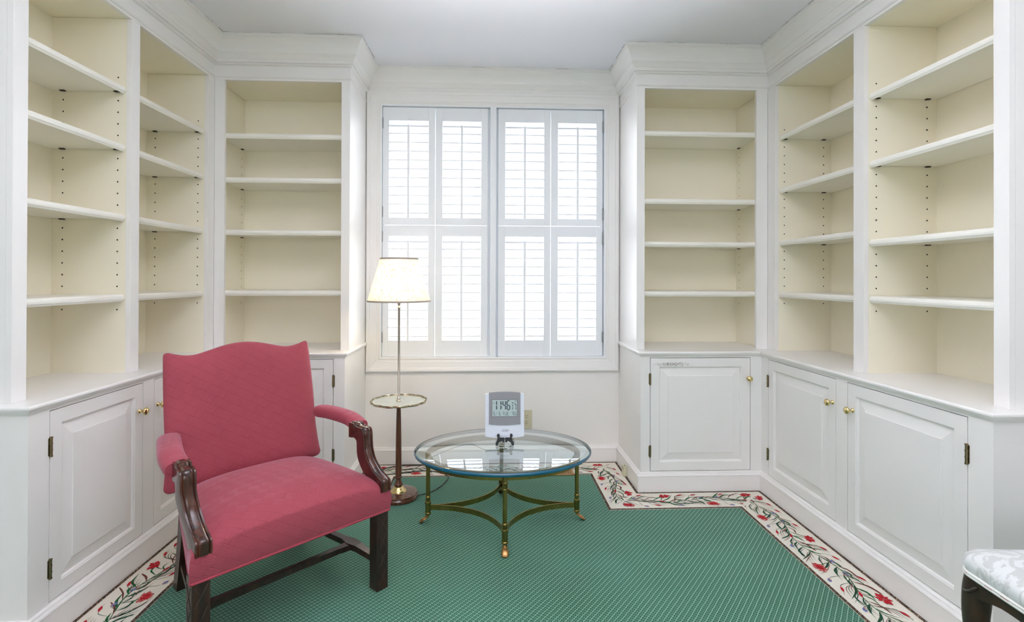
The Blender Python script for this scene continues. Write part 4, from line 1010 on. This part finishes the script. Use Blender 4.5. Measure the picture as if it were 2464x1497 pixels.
# local: +x away from the front edge (towards the wall), -y towards the camera
sd, sw = .46, .50
def outline(off=0.0, n=10):
    """rounded rectangle outline from the front far corner"""
    r = .045; P_ = []
    for cx, cy, a0 in ((r, -r, PI/2), (r, -sw+r, PI), (sd-r, -sw+r, 3*PI/2), (sd-r, -r, 0)):
        for k in range(n+1):
            a = a0+PI/2*k/n; P_.append((cx+(r+off)*math.cos(a), cy+(r+off)*math.sin(a)))
    out = []
    for i in range(len(P_)):
        a, b = Vector(P_[i]), Vector(P_[(i+1) % len(P_)]); m = max(1, int((b-a).length/.02))
        for k in range(m): out.append(a.lerp(b, k/m))
    return out
O0 = outline(); cen = Vector((sd/2, -sw/2))
bm = B(); rows = []
for ins, z in ((0, .445), (-.004, .452), (-.006, .466), (-.002, .480), (.010, .489), (.035, .496), (.08, .502), (.15, .506)):
    rows.append([bm.verts.new((v.x+(cen-v).x/(cen-v).length*ins, v.y+(cen-v).y/(cen-v).length*ins, z)) for v in O0])
for a, b in zip(rows, rows[1:]):
    for k in range(len(a)): bm.faces.new([a[k], a[(k+1) % len(a)], b[(k+1) % len(a)], b[k]])
bm.faces.new(rows[-1]); bm.faces.new(rows[0][::-1]); st_ = obj('seat', bm, 'white_damask', t, smooth=True, angle=60)
bm = B(); tube(bm, [(v.x, v.y, .4465) for v in outline(.002)]+[(outline(.002)[0].x, outline(.002)[0].y, .4465)], .0042, 8, caps=False); tube(bm, [(v.x, v.y, .4405) for v in outline(.0025)]+[(outline(.0025)[0].x, outline(.0025)[0].y, .4405)], .0038, 8, caps=False)
obj('gimp', bm, 'white_gimp', st_, smooth=True)
bm = B(); q = outline(.0045)
for k in range(0, len(q)-1, 2):
    if random.random() < .5: tube(bm, [(q[k].x, q[k].y, .4437), (q[k+1].x, q[k+1].y, .4437)], .0012, 5)
obj('thread', bm, 'red_thread', st_)
# apron rails, arched below
def apron(p0, p1, name='apron'):
    bm = B(); loops = []; a, b = Vector(p0), Vector(p1); d = (b-a).normalized(); n = Vector((-d.y, d.x))*.011
    for k in range(25):
        f = k/24; c = a.lerp(b, f); e = min(f, 1-f); low = .375+.034*min(1, e/.22)**.6-.0*f
        loops.append([(c.x+n.x, c.y+n.y, low), (c.x+n.x, c.y+n.y, .439), (c.x-n.x, c.y-n.y, .439), (c.x-n.x, c.y-n.y, low)])
    loft(bm, loops); return obj(name, bm, 'dark_walnut', t, smooth=True, angle=40)
apron((.018, -.02), (.018, -sw+.02)); apron((.02, -sw+.018), (sd-.02, -sw+.018)); apron((.02, -.018), (sd-.02, -.018)); apron((sd-.018, -.02), (sd-.018, -sw+.02))
for (cx, cy, dx, dy) in ((.030, -.032, -1, 1), (.030, -sw+.032, -1, -1)):
    bm = B(); pts = [(0.0, .439, .026), (.004, .405, .027), (.006, .365, .0265), (.007, .33, .0245), (.004, .28, .0225), (-.004, .22, .019), (-.010, .15, .0155), (-.008, .09, .013), (.002, .05, .0135), (.014, .022, .020), (.016, .008, .021), (.014, .001, .018)]
    sp_ = spline([(p[0], p[1], p[2]) for p in pts], 4); loops = []
    for p in sp_:
        c = Vector((cx+dx*p.x*.7, cy+dy*p.x*.7)); r = p.z
        loops.append([(c.x+r*math.copysign(abs(math.cos(a))**.8, math.cos(a)), c.y+r*math.copysign(abs(math.sin(a))**.8, math.sin(a)), max(0.001, p.y)) for a in [2*PI*k/18 for k in range(18)]])
    loft(bm, loops); lg = obj('leg', bm, 'dark_walnut', t, smooth=True, angle=60)
    bm = B()
    for k in range(1): tube(bm, spline([(cx+dx*.024, cy-dy*.022, .420-k*.030), (cx+dx*.029, cy-dy*.006, .402-k*.030), (cx+dx*.027, cy+dy*.010, .396-k*.030), (cx+dx*.016, cy+dy*.026, .404-k*.030)], 5), [.0020]+[.0038]*14+[.0020], 8)
    obj('carving', bm, 'dark_walnut', lg, smooth=True)
for cy in (-.03, -sw+.03):
    bm = B(); loops = []
    for k in range(9):
        f = k/8; loops.append([(sd-.03+u*.017+.05*f*f, cy+v*.017, .439*(1-f)) for u, v in ((-1, -1), (1, -1), (1, 1), (-1, 1))])
    loft(bm, loops); obj('leg', bm, 'dark_walnut', t)
bm = B()
for cy in (-.04, -sw+.04): tube(bm, spline([(sd-.02, cy, .41), (sd, cy, .60), (sd+.04, cy, .80), (sd+.085, cy, .96)], 5), .015, 10)
tube(bm, spline([(sd+.085, -.03, .95), (sd+.09, -sw/2, .99), (sd+.085, -sw+.03, .95)], 6), .018, 10); tube(bm, [(sd, -.04, .58), (sd, -sw+.04, .58)], .012, 8)
obj('back_frame', bm, 'dark_walnut', t, smooth=True)
bm = B(); loops = []
for k in range(9):
    f = k/8; x = sd+.002+.085*f; z = .60+.34*f; w_ = sw/2-.07
    loops.append([(x-.014, -sw/2-w_, z), (x-.022, -sw/2, z), (x-.014, -sw/2+w_, z), (x+.010, -sw/2+w_, z), (x+.010, -sw/2-w_, z)])
loft(bm, loops); obj('back_pad', bm, 'white_damask', t, smooth=True, angle=50)
